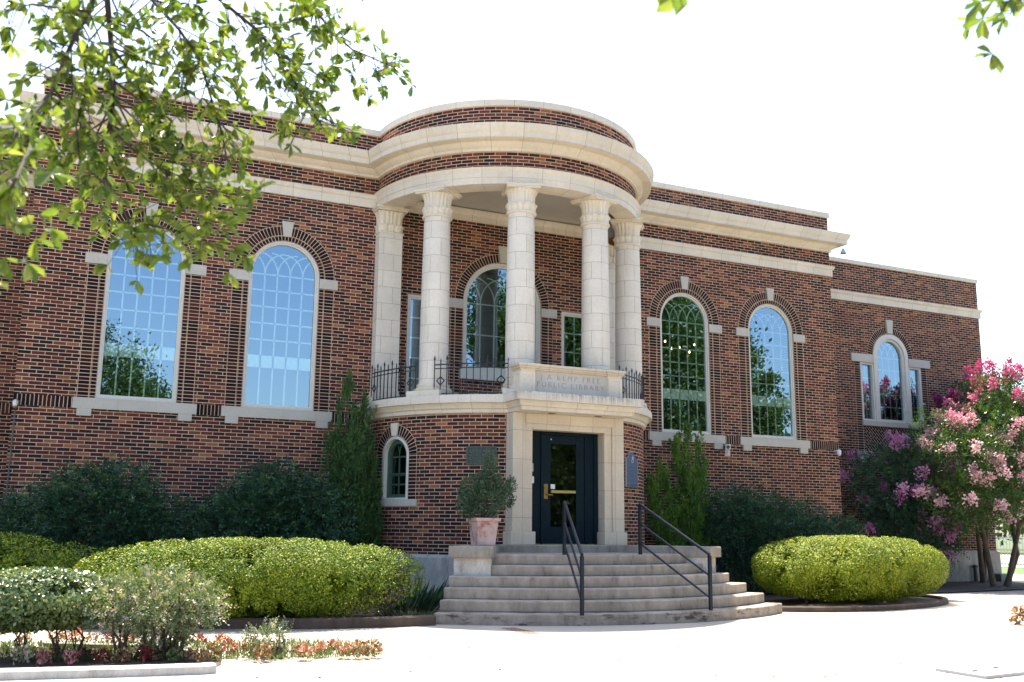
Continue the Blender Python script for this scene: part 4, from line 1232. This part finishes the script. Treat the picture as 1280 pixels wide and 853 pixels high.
BEG = [('front', [(26, 832, 'cream'), (54, 833, 'pink'), (70, 824, 'red'), (89, 832, 'pink'), (103, 828, 'dark red'), (127, 830, 'dark red'), (152, 830, 'bronze'), (184, 828, 'red'), (205, 826, 'dark red'), (216, 829, 'green'), (237, 827, 'orange'), (251, 829, 'bronze'), (265, 827, 'bronze')]),
       ('tip', [(286, 822, 'orange'), (312, 821, 'bronze'), (327, 828, 'bronze'), (340, 823, 'dark red'), (375, 820, 'bronze'), (381, 826, 'orange'), (400, 822, 'orange'), (416, 817, 'orange'), (431, 824, 'orange'), (451, 824, 'bronze'), (466, 823, 'bronze')]),
       ('back', [(30, 808, 'bronze'), (70, 806, 'bronze'), (94, 806, 'orange'), (115, 804, 'bronze'), (136, 804, 'dark red'), (160, 808, 'orange'), (232, 810, 'green'), (250, 808, 'red'), (268, 815, 'bronze'), (277, 811, 'orange')])]
ORD = "first second third fourth fifth sixth seventh eighth ninth tenth eleventh twelfth thirteenth".split()
WHERE = {'front': "behind the pale kerb, {} from the left", 'tip': "{} after the kerb ends, towards the bed's tip", 'back': "along the back of the flower bed, {} from the left"}
for row, items in BEG:
    for k, (px, py, kind) in enumerate(items):
        p = ground_at(px, py)
        if kind not in proto: o = proto[kind] = begonia(kind, KIND[kind], p)
        else:
            o = proto[kind].copy(); COL.objects.link(o)
        s = random.uniform(.62, .92)
        o.location = (p.x, p.y, .025); o.rotation_euler = (0, 0, random.uniform(0, 6.28)); o.scale = (s, s, s * random.uniform(.9, 1.25))
        tag(o, f"{kind} begonia clump " + WHERE[row].format(ORD[k]), "begonia", "begonias in the flower bed")
o = proto['bronze'].copy(); COL.objects.link(o); p = ground_at(1277, 781); o.location = (p.x, p.y, 0.0); o.scale = (1.7, 1.7, 1.7)
tag(o, "bronze begonia clump standing on the driveway at the right edge", "begonia")
# low weeds in the bed
n = 5000
P = np.array([tuple(ground_at(rng.uniform(0, 470), rng.uniform(808, 829))) for _ in range(n)]); P = P[(P[:, 1] > -9.55 + .0 * P[:, 0])]; P[:, 2] = .03
n = len(P)
gr = leaf_mesh("grass", P, unit(rng.normal(size=(n, 3)) * .5 + np.array([0, 0, 1.])), rnd(n), .075 * (.5 + rng.random(n)), .012, G_GRASS, rng.random(n)); gr['kind'] = 'stuff'
mb = MB(); a, b = ground_at(55, 812), ground_at(165, 815); mb.tube([(a.x, a.y, .06), (b.x, b.y, .06)], .03, 6); o = mb.build("timber_edging", plain("weathered timber", (.30, .26, .22), .8)); tag(o, "weathered timber edging lying across the flower bed behind the red begonias", "edging")

# ------------------------------------------------------------------ crape myrtles
def panicle_pts(cs, ds, n, h, r):
    P, D = [], []
    for c, d in zip(cs, ds):
        t = rng.random(n); off = rng.normal(size=(n, 3)) * (r * (1 - .65 * t))[:, None] * .62
        P.append(c + d * (t * h)[:, None] + off); D.append(unit(off + rng.normal(size=(n, 3)) * .02))
    return np.concatenate(P), np.concatenate(D)
def crape(label, base, trunks, lumps, leafmatr, blmat, nspray, nbl, name="crape_myrtle", gb=None, leaf=.075):
    root = empty(name, (*base, 0), label, "tree")
    mb = MB()
    for tr in trunks: mb.tube([(x - base[0], y - base[1], z) for x, y, z in tr], .085, 8, r1=.02)
    mb.build("trunk", BARKP, root, smooth=60, merge=False)
    w_ = np.array([l[1][0] * l[1][1] * l[1][2] for l in lumps]) ** .67; w_ /= w_.sum()
    off = np.array([base[0], base[1], 0])
    A = []; BC, BD = [], []
    for (c, r), v in zip(lumps, w_):
        C_, O_ = ell_pts(int(nspray * v), c, r, .35)
        P, D, Nn, S = sprays(C_, unit(O_ + rng.normal(size=O_.shape) * .6 + np.array([0, 0, .15])), 10, .36, leaf, .3)
        T = np.clip(np.tile(rng.normal(.45, .2, len(C_)), 10) + rng.normal(0, .12, len(P)), 0, 1); A.append((P - off, D, Nn, S, T))
        C_, O_ = ell_pts(int(nbl * v), c, r, .9, -.6)
        BC.append(C_ + O_ * .12); BD.append(unit(O_ + np.array([0, 0, .35])))
    P, D, Nn, S, T = (np.concatenate(x) for x in zip(*A))
    leaf_mesh("foliage", P, D, Nn, S, S * .55, leafmatr, T, root)
    BC, BD = np.concatenate(BC), np.concatenate(BD)
    n = 105
    P, D = panicle_pts(BC, BD, n, .30, .14)
    tb = np.repeat(rng.random(len(BC)), n)
    if gb is not None: tb = np.clip(np.repeat(gb(BC), n) + rng.normal(0, .12, len(P)), 0, 1)
    S = .068 * (.6 + .7 * rng.random(len(P)))
    leaf_mesh("blossoms", P - off, D, unit(D + rnd(len(P)) * .8), S, S * .9, blmat, np.clip(tb + rng.normal(0, .12, len(P)), 0, 1), root)
    return root
tb = (15.2, -.35)
crape("pink flowering crape myrtle with several bare trunks at the right edge", tb,
      [[(14.9, -.6, -.02), (14.75, -.6, .9), (14.7, -.5, 1.8), (14.5, -.5, 3.0), (14.3, -.6, 4.0)],
       [(15.45, -.6, -.02), (15.75, -.6, .8), (16.1, -.6, 1.6), (15.9, -.6, 2.6), (16.0, -.6, 4.2)],
       [(15.75, -.3, -.02), (16.2, -.4, .9), (16.1, -.4, 1.7), (16.6, -.4, 2.8), (17.0, -.4, 4.3)],
       [(16.4, -.5, -.02), (16.5, -.5, 1.2), (16.9, -.5, 2.6), (17.2, -.5, 4.4)],
       [(14.75, -.5, 1.4), (14.2, -.8, 2.3), (13.4, -1.0, 3.3)], [(16.1, -.6, 1.7), (16.9, -.9, 2.4), (17.6, -1.1, 3.2)]],
      [((15.2, -.8, 4.0), (1.7, 1.3, 1.35)), ((16.5, -.6, 4.7), (1.7, 1.4, 1.3)), ((13.7, -1.1, 3.6), (1.1, 1.0, .8)), ((14.0, -1.0, 2.6), (1.5, 1.1, .8)), ((16.0, -.4, 5.4), (1.2, 1.0, .8)), ((17.8, -.6, 4.0), (1.5, 1.3, 1.6)), ((16.6, -1.2, 3.2), (1.2, .9, .8)), ((12.6, -.9, 4.15), (.35, .3, .75)), ((13.3, -1.1, 2.3), (1.2, .8, .7)), ((15.4, -1.4, 3.0), (1.3, .7, .7))],
      L_CRAPE, B_PINK, 8200, 185, gb=lambda c: np.clip(.25 + .85 * (5.4 - c[:, 2]) / 2.6 + .25 * (16 - c[:, 0]) / 3, 0, 1))
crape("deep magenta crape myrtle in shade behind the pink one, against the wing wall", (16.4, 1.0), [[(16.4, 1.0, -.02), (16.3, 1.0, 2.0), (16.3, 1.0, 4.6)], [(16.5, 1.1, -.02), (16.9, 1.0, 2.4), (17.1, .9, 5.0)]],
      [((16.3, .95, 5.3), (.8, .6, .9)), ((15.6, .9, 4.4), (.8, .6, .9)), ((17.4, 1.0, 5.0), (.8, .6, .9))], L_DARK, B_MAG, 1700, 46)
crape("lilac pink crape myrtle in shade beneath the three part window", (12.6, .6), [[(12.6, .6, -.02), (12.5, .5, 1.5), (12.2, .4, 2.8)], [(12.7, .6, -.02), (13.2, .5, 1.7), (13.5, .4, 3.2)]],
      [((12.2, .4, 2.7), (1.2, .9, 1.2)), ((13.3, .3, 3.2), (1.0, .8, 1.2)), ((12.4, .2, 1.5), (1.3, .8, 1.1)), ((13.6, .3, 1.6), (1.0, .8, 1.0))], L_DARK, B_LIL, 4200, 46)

# ------------------------------------------------------------------ trees
def big_tree(name, base, h, lumps, n, leaf, label, mat=L_TREE, tr=.32):
    root = empty(name, (*base, 0), label, "tree")
    mb = MB(); mb.tube([(0, 0, -.05), (.1, 0, h * .25), (-.1, .1, h * .5), (0, 0, h * .8)], tr, 10, r1=.08)
    for c, r in lumps: mb.tube([(0, 0, h * .28), ((c[0] - base[0]) * .5, (c[1] - base[1]) * .5, h * .28 + (c[2] - h * .28) * .6), (c[0] - base[0], c[1] - base[1], c[2])], tr * .45, 6, r1=.03)
    mb.build("trunk", BARK, root, smooth=60, merge=False)
    w_ = np.array([l[1][0] * l[1][1] for l in lumps]); w_ = w_ / w_.sum()
    off = np.array([base[0], base[1], 0]); Ps, Os = [], []
    for (c, r), v in zip(lumps, w_):
        m = max(8, int(30 * v * len(lumps)))
        cc, oo = ell_pts(m, c, r, .5)
        k = int(n * v / m)
        P = (cc[:, None] + rng.normal(size=(m, k, 3)) * np.array(r) * .17).reshape(-1, 3); Ps.append(P); Os.append(np.repeat(oo, k, 0))
    P, O = np.concatenate(Ps), np.concatenate(Os); m = len(P)
    S = leaf * (.6 + .8 * rng.random(m))
    leaf_mesh("crown", P - off, unit(O + rnd(m) * 1.2), rnd(m), S, S * .6, mat, np.clip(rng.normal(.5, .25, m), 0, 1), root)
    return root
big_tree("shade_tree", (12.6, -15), 11, [((12.5, -15, 8), (5.2, 4, 4.8)), ((9.5, -14.5, 6.0), (3.2, 3, 3.2)), ((15.6, -14.5, 7.2), (2.9, 3, 3.8)), ((11.5, -14.5, 11.2), (3.6, 3, 2.6)), ((8.3, -14.2, 8.4), (2.2, 2.2, 2.6)), ((7.6, -14.2, 5.6), (1.8, 2, 2.2)), ((7.9, -14.2, 10.4), (2.2, 2, 2.4)), ((6.9, -14.2, 7.8), (1.6, 2, 2.2)), ((19.0, -14, 5.0), (1.7, 2, 2.4)), ((18.6, -14, 8.6), (.9, 1.5, 1.3)), ((17.6, -14.2, 5.4), (2.0, 2, 2.4)), ((12, -15, 4.5), (4, 3, 2.2))], 150000, .18, "large shade tree beyond the driveway, mirrored in the windows right of the porch")
big_tree("shade_tree", (-7.3, -31), 9, [((-7.5, -31, 7.0), (3.2, 3, 3.2)), ((-8.6, -30.5, 9.4), (1.9, 2, 1.8)), ((-5.4, -30.5, 5.5), (2.0, 2, 2.8)), ((-10, -31, 5), (2.6, 2, 3))], 60000, .17, "bushy tree behind the camera, mirrored in the leftmost arched window")
big_tree("shade_tree", (5.5, -26), 8, [((5.5, -26, 4.5), (3.5, 3, 3.2)), ((9, -25, 4.5), (3.5, 3, 3.5)), ((6.5, -26, 7), (3, 3, 2.2)), ((12, -27, 4), (3.5, 3, 3.5)), ((8, -30, 3), (5, 2, 3)), ((11, -30, 3), (6, 2, 3))], 80000, .34, "spreading low tree across the driveway, mirrored in the glass of the door")
for x, y, h, lb in ((62, 33, 7, "far tree beyond the street seen past the right end of the library"), (75, 50, 9, "taller far tree beyond the street behind the iron fence"), (70, 24, 6, "low far tree beyond the street at the right edge")):
    big_tree("far_tree", (x, y), h, [((x, y, h * .6), (4.5, 4, h * .42)), ((x + 3, y - 3, h * .5), (4, 3, h * .35)), ((x - 3, y + 3, h * .5), (4, 3, h * .35))], 3000, .5, lb)

# overhanging oak at the upper left
oak = empty("oak_tree", (-14.6, -15.2, 0), "oak tree whose leafy boughs hang into the upper left, in front of the library", "tree")
OO = Vector(oak.location)
rngo = np.random.default_rng(3)
twigs = [  # (pixel path, distance along the view axis, thickness)
 ([(128, -60), (136, 20), (141, 80), (141, 119), (138, 165), (130, 215), (131, 250)], 4.6, .016),
 ([(128, -50), (112, 15), (96, 40), (82, 72), (66, 110), (52, 150), (38, 190), (18, 230)], 4.4, .012),
 ([(150, -60), (190, 0), (223, 36), (250, 75), (263, 120), (275, 160), (285, 210)], 4.8, .010),
 ([(200, -60), (275, 0), (319, 36), (345, 66), (362, 92), (388, 130), (402, 160)], 5.0, .010),
 ([(330, -60), (385, 0), (415, 40), (440, 62), (478, 78), (494, 84)], 5.2, .008),
 ([(139, 165), (175, 203), (207, 223), (245, 241), (279, 255), (318, 262)], 4.6, .007),
 ([(131, 235), (160, 290), (190, 302), (223, 310), (262, 326)], 4.4, .007),
 ([(141, 119), (195, 147), (223, 180), (251, 215)], 4.7, .007),
 ([(60, 120), (30, 160), (8, 190), (-15, 215)], 3.6, .008),
 ([(38, 190), (20, 235), (5, 265), (-8, 300)], 3.2, .006),
 ([(112, 15), (70, 10), (40, 5), (5, 15)], 4.5, .007),
 ([(141, 60), (190, 80), (240, 90), (300, 100)], 4.9, .006),
 ([(141, 60), (170, 100), (185, 150), (190, 190)], 4.6, .006),
 ([(136, 20), (180, 40), (215, 70), (240, 130)], 4.9, .006),
 ([(96, 40), (110, 100), (95, 160), (100, 215)], 4.3, .006),
 ([(319, 36), (350, 30), (390, 20), (420, 5)], 5.1, .005),
 ([(319, 36), (330, 80), (360, 120), (380, 150)], 5.0, .005),
 ([(190, 0), (230, 10), (270, 30), (300, 60)], 5.0, .006),
 ([(345, 66), (390, 90), (420, 110)], 5.1, .004),
 ([(66, 110), (90, 140), (120, 190), (110, 240)], 4.2, .006),
 ([(207, 223), (215, 255), (235, 290), (270, 300)], 4.5, .005),
 ([(160, 290), (165, 315), (185, 330)], 4.4, .004),
 ([(1285, -60), (1280, -20), (1274, 0), (1266, 16)], 3.6, .004),
 ([(1300, -40), (1288, -10), (1280, 12)], 3.6, .004),
 ([(838, -60), (846, -20), (849, -4)], 2.6, .004)]
mb = MB(); LP, LD, LN, LS = [], [], [], []
limb_start = {}
for ti, (pts, dist, th) in enumerate(twigs):
    pts = [(x, y if y < 140 else 140 + (y - 140) * .88) for x, y in pts]
    W_ = [at(x, y, dist + .25 * math.sin(1.3 * k + ti)) for k, (x, y) in enumerate(pts)]
    mb.tube([tuple(p - OO) for p in W_], th, 6, r1=th * .35)
    if pts[0][1] < -30: limb_start[ti] = (W_[0], th)
    seg = sum((W_[k + 1] - W_[k]).length for k in range(len(W_) - 1))
    big = ti in (24,)
    nr = max(3, int(seg / (.030 if pts[0][0] < 1000 else .06))) if not big else 3
    for j in range(nr):
        t = .08 + .92 * (j + rngo.random()) / nr
        s = t * (len(W_) - 1); k = min(int(s), len(W_) - 2)
        p = W_[k].lerp(W_[k + 1], s - k); ax = (W_[k + 1] - W_[k]).normalized()
        q = p
        if rngo.random() < .85 and not big:     # short side shoot
            o_ = Vector(rngo.normal(size=3)); o_ = (o_ - ax * o_.dot(ax)).normalized()
            q = p + (o_ * .75 + ax * .5 + Vector((0, 0, -.25))) * rngo.uniform(.05, .22)
            mb.tube([tuple(p - OO), tuple(q - OO)], th * .3, 4, cap=False)
            ax = (q - p).normalized()
        m = rngo.integers(4, 8)
        for _ in range(m):
            d = ax * .8 + Vector(rngo.normal(size=3)) * .65 + Vector((0, 0, -.2))
            LP.append(tuple(q - OO)); LD.append(tuple(d)); LN.append(tuple(rngo.normal(size=3) * .7 + np.array([0, 0, .8]))); LS.append(rngo.uniform(.040, .084) * (1.9 if big else 1))
# limbs above the frame tie the twigs to the trunk outside the picture
J = Vector((-12.9, -16.2, 5.2)); K2 = Vector((-9.8, -16.6, 5.6)); K3 = Vector((-8.6, -17.6, 5.0))
mb.tube([(0, 0, -.05), (.1, 0, 1.5), (.3, -.2, 3.2), (.8, -.5, 4.6), tuple(J - OO)], .30, 12, r1=.16)
mb.tube([tuple(J - OO), tuple((J + K2) / 2 - OO + Vector((0, 0, .25))), tuple(K2 - OO)], .14, 8, r1=.06)
mb.tube([tuple(K2 - OO), tuple(K3 - OO), tuple(Vector((-6.5, -19.0, 4.6)) - OO)], .06, 7, r1=.03)
mb.tube([(.3, -.2, 3.2), (-1.0, .6, 5.0), (-2.2, 1.6, 6.8)], .16, 8, r1=.04)
for ti, (p, th) in limb_start.items():
    src = min((K2, K3, Vector((-6.5, -19.0, 4.6))), key=lambda v: (v - p).length)
    mb.tube([tuple(src - OO), tuple((src + p) / 2 - OO + Vector((0, 0, .2))), tuple(p - OO)], max(.02, th * 1.3), 6, r1=th)
mb.build("trunk", BARKO, oak, smooth=60, merge=False)
# the rest of the crown, over and left of the camera
cc, oo = ell_pts(300, (-13.4, -16.2, 6.6), (3.2, 3.0, 1.7), .4)
for c, o_ in zip(cc, oo):
    for _ in range(14):
        LP.append(tuple(Vector(c + rngo.normal(size=3) * .2) - OO)); LD.append(tuple(rngo.normal(size=3))); LN.append(tuple(rngo.normal(size=3))); LS.append(rngo.uniform(.07, .12))
LS = np.array(LS)
leaf_mesh("crown", np.array(LP), np.array(LD), np.array(LN), LS, LS * (.36 + .12 * rngo.random(len(LS))), L_OAK, np.clip(rngo.normal(.5, .25, len(LS)), 0, 1), oak, 'leaf')

# ------------------------------------------------------------------ potted conifer on the left pedestal
def potmat():
    m, t, b = new_mat("weathered terracotta with lime bloom")
    n = noise(t, 3.5, 6, .7); r = ramp(t, [(.36, (.36, .15, .11)), (.46, (.58, .38, .33)), (.7, (.70, .54, .49))]); t.links.new(n, r.inputs[0])
    t.links.new(r.outputs[0], b.inputs['Base Color']); b.inputs['Roughness'].default_value = .85; return m
TERRA = potmat()
PX, PYp, PZ = -2.23, -4.15, 1.173
pot = empty("potted_conifer", (PX, PYp, PZ), "weathered terracotta pot with a scruffy blue green conifer on the left pedestal", "potted plant")
mb = MB(); mb.box((0, 0, .215), (.36, .36, .43)); V = mb.v
mb.v = [(x * (.92 if z < .1 else 1.14), y * (.92 if z < .1 else 1.14), z) for x, y, z in V]
body = mb.build("pot", TERRA, pot, bevel=.012)
mb = MB()
for c, d in (((0, .215, .45), (.48, .05, .06)), ((0, -.215, .45), (.48, .05, .06)), ((.215, 0, .45), (.05, .38, .06)), ((-.215, 0, .45), (.05, .38, .06))): mb.box(c, d)
mb.build("rim", TERRA, body, bevel=.01)
mb = MB(); mb.box((0, 0, .435), (.38, .38, .02)); mb.build("potting_soil", SOIL, pot)
lumps = [((-.02, 0, .78), (.40, .36, .28)), ((-.18, .05, .95), (.24, .26, .26)), ((.08, 0, 1.12), (.24, .22, .26)), ((.13, 0, 1.38), (.11, .10, .30)), ((.42, 0, .88), (.14, .16, .26)), ((-.32, 0, .70), (.17, .2, .25)), ((.50, -.02, 1.02), (.09, .1, .17)), ((.25, .05, 1.0), (.16, .16, .2))]
Pa, Da, Ta = [], [], []
for c, r in lumps:
    m = int(26000 * (r[0] * r[1] * r[2]) ** .67 / .9)
    C_, O_ = ell_pts(max(14, m // 14), c, r, .5)
    P = np.repeat(C_, 14, 0) + rng.normal(size=(len(C_) * 14, 3)) * .03; O2 = np.repeat(O_, 14, 0)
    Pa.append(P); Da.append(unit(O2 * .8 + np.array([0, 0, .6]) + rng.normal(size=P.shape) * .45)); Ta.append(np.clip(np.repeat(rng.normal(.45, .22, len(C_)), 14) + rng.normal(0, .1, len(P)), 0, 1))
P = np.concatenate(Pa); S = .045 * (.6 + .8 * rng.random(len(P)))
leaf_mesh("foliage", P, np.concatenate(Da), rnd(len(P)), S, S * .42, L_POT, np.concatenate(Ta), pot)
mb = MB()
for e in ((0, 0, 1.1), (.13, 0, 1.5), (-.3, 0, .75), (.45, 0, .95), (-.18, .05, 1.0)): mb.tube([(0, 0, .42), (e[0] * .5, e[1] * .5, .42 + (e[2] - .42) * .5), e], .016, 5, r1=.005)
mb.build("stem", BARK, pot, merge=False)

# ------------------------------------------------------------------ plaques
def plaque_mat(name, base, hi, rough):
    m, t, b = new_mat(name)
    tc = N(t, "ShaderNodeTexCoord"); mp = N(t, "ShaderNodeMapping"); mp.inputs['Scale'].default_value = (55, 55, 34)
    t.links.new(tc.outputs['Object'], mp.inputs[0]); n = N(t, "ShaderNodeTexNoise"); n.inputs['Scale'].default_value = 1.0; n.inputs['Detail'].default_value = 2
    t.links.new(mp.outputs[0], n.inputs[0]); r = ramp(t, [(.46, base), (.62, hi)]); t.links.new(n.outputs[0], r.inputs[0])
    t.links.new(r.outputs[0], b.inputs['Base Color']); b.inputs['Roughness'].default_value = rough; b.inputs['Metallic'].default_value = .3
    bump(t, b, n.outputs[0], .4, .004); return m
BRONZE = plaque_mat("patinated bronze", (.018, .036, .038), (.085, .095, .055), .5)
BRZF = plain("dark bronze frame", (.055, .078, .080), .45, .4)
MARK = plaque_mat("blue grey cast aluminium", (.026, .052, .115), (.12, .165, .24), .5)
MARKE = plain("bare aluminium edge", (.45, .47, .50), .4, .5)
th = -31.4; rr = RD + .02
pq = empty("bronze_plaque", (rr * math.sin(R(th)), -rr * math.cos(R(th)), 2.87), "rectangular dark bronze plaque on the round brick wall left of the door", "plaque")
pq.rotation_euler = (0, 0, R(th))
mb = MB(); mb.box((0, .0, 0), (.60, .03, .36)); mb.build("plate", BRONZE, pq, bevel=.005)
mb = MB()
for c, d in (((0, -.02, .168), (.60, .02, .025)), ((0, -.02, -.168), (.60, .02, .025)), ((.288, -.02, 0), (.025, .02, .311)), ((-.288, -.02, 0), (.025, .02, .311))): mb.box(c, d)
mb.build("frame", BRZF, pq)
th = 33.6
mk = empty("historical_marker", (rr * math.sin(R(th)), -rr * math.cos(R(th)), 2.335), "blue grey cast marker with an arched top and a star, right of the door", "plaque")
mk.rotation_euler = (0, 0, R(th))
def marker_outline(s):
    hw = .29 * s
    pts = [(-hw, .012 / s), (hw, .012 / s), (hw, .62 * (2 - s) ** .0 if s == 1 else .615)]
    pts += [(.19 * s, .635), (.15 * s, .66), (.12 * s, .70), (.08 * s, .745 - (1 - s) * .1), (0, .765 - (1 - s) * .12), (-.08 * s, .745 - (1 - s) * .1), (-.12 * s, .70), (-.15 * s, .66), (-.19 * s, .635), (-hw, pts[2][1])]
    return pts
def slab(pts, y0, y1, mat, name, par):
    mb = MB(); n = len(pts)
    mb.quad(*[(x, y0, z) for x, z in pts])
    for a, b in zip(pts, pts[1:] + pts[:1]): mb.quad((a[0], y0, a[1]), (a[0], y1, a[1]), (b[0], y1, b[1]), (b[0], y0, b[1]))
    mb.quad(*[(x, y1, z) for x, z in pts][::-1]); return mb.build(name, mat, par)
slab(marker_outline(1.0), -.012, .02, MARKE, "border", mk)
slab(marker_outline(.93), -.018, -.0125, MARK, "panel", mk)
star = [(.062 * (1 if k % 2 == 0 else .42) * math.sin(math.pi * k / 5), .625 + .062 * (1 if k % 2 == 0 else .42) * math.cos(math.pi * k / 5)) for k in range(10)]
slab(star, -.030, -.0185, MARKE, "star", mk)
mb = MB(); mb.tube([(.052 * math.cos(t), -.02, .60 + .075 * math.sin(t)) for t in np.linspace(R(190), R(350), 14)], .006, 5); mb.build("wreath", MARKE, mk)

# ------------------------------------------------------------------ security cameras, lamps and pipes
def cctv(loc, rz, label, tilt=20):
    rt = empty("security_camera", loc, label, "security camera"); rt.rotation_euler = (0, 0, R(rz))
    mb = MB(); mb.box((0, -.02, -.02), (.10, .04, .12)); mb.tube([(0, -.03, -.03), (0, -.12, -.03), (0, -.14, .04)], .016, 8); mb.build("bracket", WPLASTIC, rt)
    mb = MB(); mb.box((0, -.17, .08), (.10, .30, .09)); mb.box((0, -.20, .13), (.115, .34, .012))
    bd = mb.build("housing", WPLASTIC, rt, bevel=.008)
    rt.scale = (1.25, 1.25, 1.25)
    mb = MB(); mb.lathe((0, 0, 0), [(.036, 0), (.036, .012)], 16); mb.v = [(x, -.322 - z, .08 + y) for x, y, z in mb.v]; mb.build("lens", DGREY, bd)
    return rt
cctv((6.35, -.0, 3.44), -35, "white box security camera on the brick between the two right windows")
def dome(loc, label, mat):
    rt = empty("security_camera", loc, label, "security camera")
    mb = MB(); mb.tube([(0, .0, 0), (0, -.16, 0)], .02, 8); mb.build("bracket", WPLASTIC, rt)
    mb = MB(); mb.lathe((0, -.17, -.10), [(.03, -.03), (.055, .0), (.062, .04), (.062, .10), (.03, .13)], 18); mb.build("housing", mat, rt, smooth=40)
    return rt
dome((9.9, -.0, 3.62), "small dome camera on the soldier course at the right corner of the main block", WPLASTIC)
dome((-10.0, -.0, 3.70), "small grey camera with a conduit at the left corner of the main block", SILVER)
dome((3.55, -.0, 3.52), "small white camera where the round porch meets the right wall", WPLASTIC)
mb = MB(); mb.tube([(-10.0, -.03, 3.55), (-10.0, -.03, .1)], .014, 6); tag(mb.build("conduit", plain("dull conduit", (.10, .095, .09), .6)), "thin metal conduit running down the left corner of the main block", "conduit")
fl = empty("floodlight", (10.25, -.35, 9.36), "small bell shaped floodlight under the right end of the cornice", "lamp")
mb = MB(); mb.tube([(0, 0, 0), (0, 0, -.12)], .012, 6); mb.build("stem", SILVER, fl)
mb = MB(); mb.lathe((0, 0, -.26), [(.085, 0), (.07, .05), (.035, .12), (.03, .14)], 16); mb.build("shade", SILVER, fl, smooth=40)
RUST = plain("rusted copper", (.22, .075, .02), .5, .5, .4)
pl = empty("pendant_lantern", (2.36, -1.15, 8.70), "grey tapered pendant with a rusty tip hanging from the porch ceiling behind the columns", "lamp")
mb = MB(); mb.tube([(0, 0, .14), (0, 0, -.05)], .03, 6); mb.lathe((0, 0, -.46), [(.17, 0), (.24, .16), (.30, .32), (.31, .44), (.12, .455)], 8); mb.build("body", plain("grey painted metal", (.22, .22, .21), .5, .2), pl)
mb = MB(); mb.lathe((0, 0, -.62), [(.05, 0), (.13, .04), (.165, .10), (.165, .158)], 8); mb.build("tip", RUST, pl)
mb = MB(); p = ground_at(1216, 728); mb.tube([(p.x, 1.62, 0), (p.x, 1.62, .45)], .06, 8); mb.lathe((p.x, 1.62, .44), [(.09, 0), (.09, .06), (.05, .09)], 10); tag(mb.build("standpipe", DGREY), "short black standpipe at the base of the right wing", "pipe")
mb = MB(); mb.box((p.x + 1.0, 1.5, .13), (.55, .3, .26), .1); tag(mb.build("utility_box", plain("green grey box", (.10, .13, .12), .5), bevel=.02), "low grey utility box on the mulch beside the black standpipe", "utility box")
# chandelier inside, behind the window right of the porch
WARM, t_, b_ = new_mat("warm bulb")
b_.inputs['Emission Color'].default_value = (1, .72, .38, 1); b_.inputs['Emission Strength'].default_value = 3; b_.inputs['Base Color'].default_value = (1, .9, .7, 1)
ch = empty("chandelier", (6.35, 2.0, 6.5), "lit chandelier hanging inside, seen through the window right of the porch", "chandelier")
mb = MB(); mb.tube([(0, 0, 2.6), (0, 0, -.2)], .015, 6); mb.build("stem", BRASS, ch)
for k in range(5):
    a = 2 * math.pi * k / 5 + .3; x, y = .42 * math.cos(a), .42 * math.sin(a); z = .12 * (k % 3) - .1
    mb = MB(); mb.tube([(0, 0, -.15), (x * .6, y * .6, -.3), (x, y, z - .04)], .012, 5); ar = mb.build("arm", BRASS, ch)
    mb = MB(); mb.lathe((x, y, z - .03), [(.012, 0), (.026, .02), (.026, .035), (.006, .07)], 10); mb.build("bulb", WARM, ar, smooth=60)

# ------------------------------------------------------------------ driveway plate, far street
PLATE = plain("pale cast iron plate", (.42, .42, .45), .6, .2)
pc = [ground_at(1169, 839), ground_at(1233, 849.5), ground_at(1300, 842), ground_at(1226, 834.5)]
mp = empty("utility_cover", (pc[0].x, pc[0].y, 0), "pale square utility cover plate set in the driveway at the lower right", "cover plate")
mb = MB(); mb.prism([(p.x - pc[0].x, p.y - pc[0].y) for p in pc], -.02, .035); mb.build("plate", PLATE, mp, bevel=.006)
cx_, cy_ = sum(p.x for p in pc) / 4 - pc[0].x, sum(p.y for p in pc) / 4 - pc[0].y
for s in (-1, 1):
    mb = MB(); mb.box((cx_ + s * .22, cy_ + s * .05, .0365), (.16, .05, .004), .4); mb.build("slot", DGREY, mp)
INLAY = brick("worn brick inlay", .2, .075, .5, [(0, (.20, .10, .08)), (.5, (.26, .14, .11))], mortar=.01)
a, b = ground_at(630, 785.5), ground_at(668, 792.5)
sheet("brick_inlay", [(a.x - .05, a.y - .0), (a.x + .18, a.y + .02), (b.x + .12, b.y), (b.x - .12, b.y - .05)], .004, INLAY)
sheet("lawn", [(24.05, -20), (30, -20), (30, 60), (24.05, 60)], .004, groundmat("watered lawn", (.06, .11, .02), (.11, .17, .04)))
sheet("street", [(30.5, -60), (54, -60), (54, 120), (30.5, 120)], .004, PAVE)
fe = empty("iron_fence", (30.2, 12, 0), "pale iron picket fence along the street past the right end of the library", "fence")
FEN = plain("pale fence paint", (.45, .47, .52), .5)
mb = MB()
for y in np.arange(-8, 30, .16): mb.box((0, y - 12 + 4, .72), (.02, .02, 1.3))
o = mb.build("pickets", FEN, fe, merge=False)
for z in (.15, 1.3):
    mb = MB(); mb.box((0, 3, z), (.04, 38, .04)); mb.build("rail", FEN, fe)

# fallen leaves on the driveway
n = 70
P = np.array([tuple(ground_at(rng.uniform(300, 1280), rng.uniform(770, 850))) for _ in range(n)]); P[:, 2] = .004
D = unit(rng.normal(size=(n, 3)) * np.array([1, 1, .12])); ll = leaf_mesh("leaf_litter", P, D, unit(np.array([0, 0, 1.]) + rng.normal(size=(n, 3)) * .3), .05, .028, leafmat("dry fallen leaves", [(0, (.10, .06, .03)), (1, (.24, .15, .07))], .1), rng.random(n), None, 'leaf'); ll['kind'] = 'stuff'
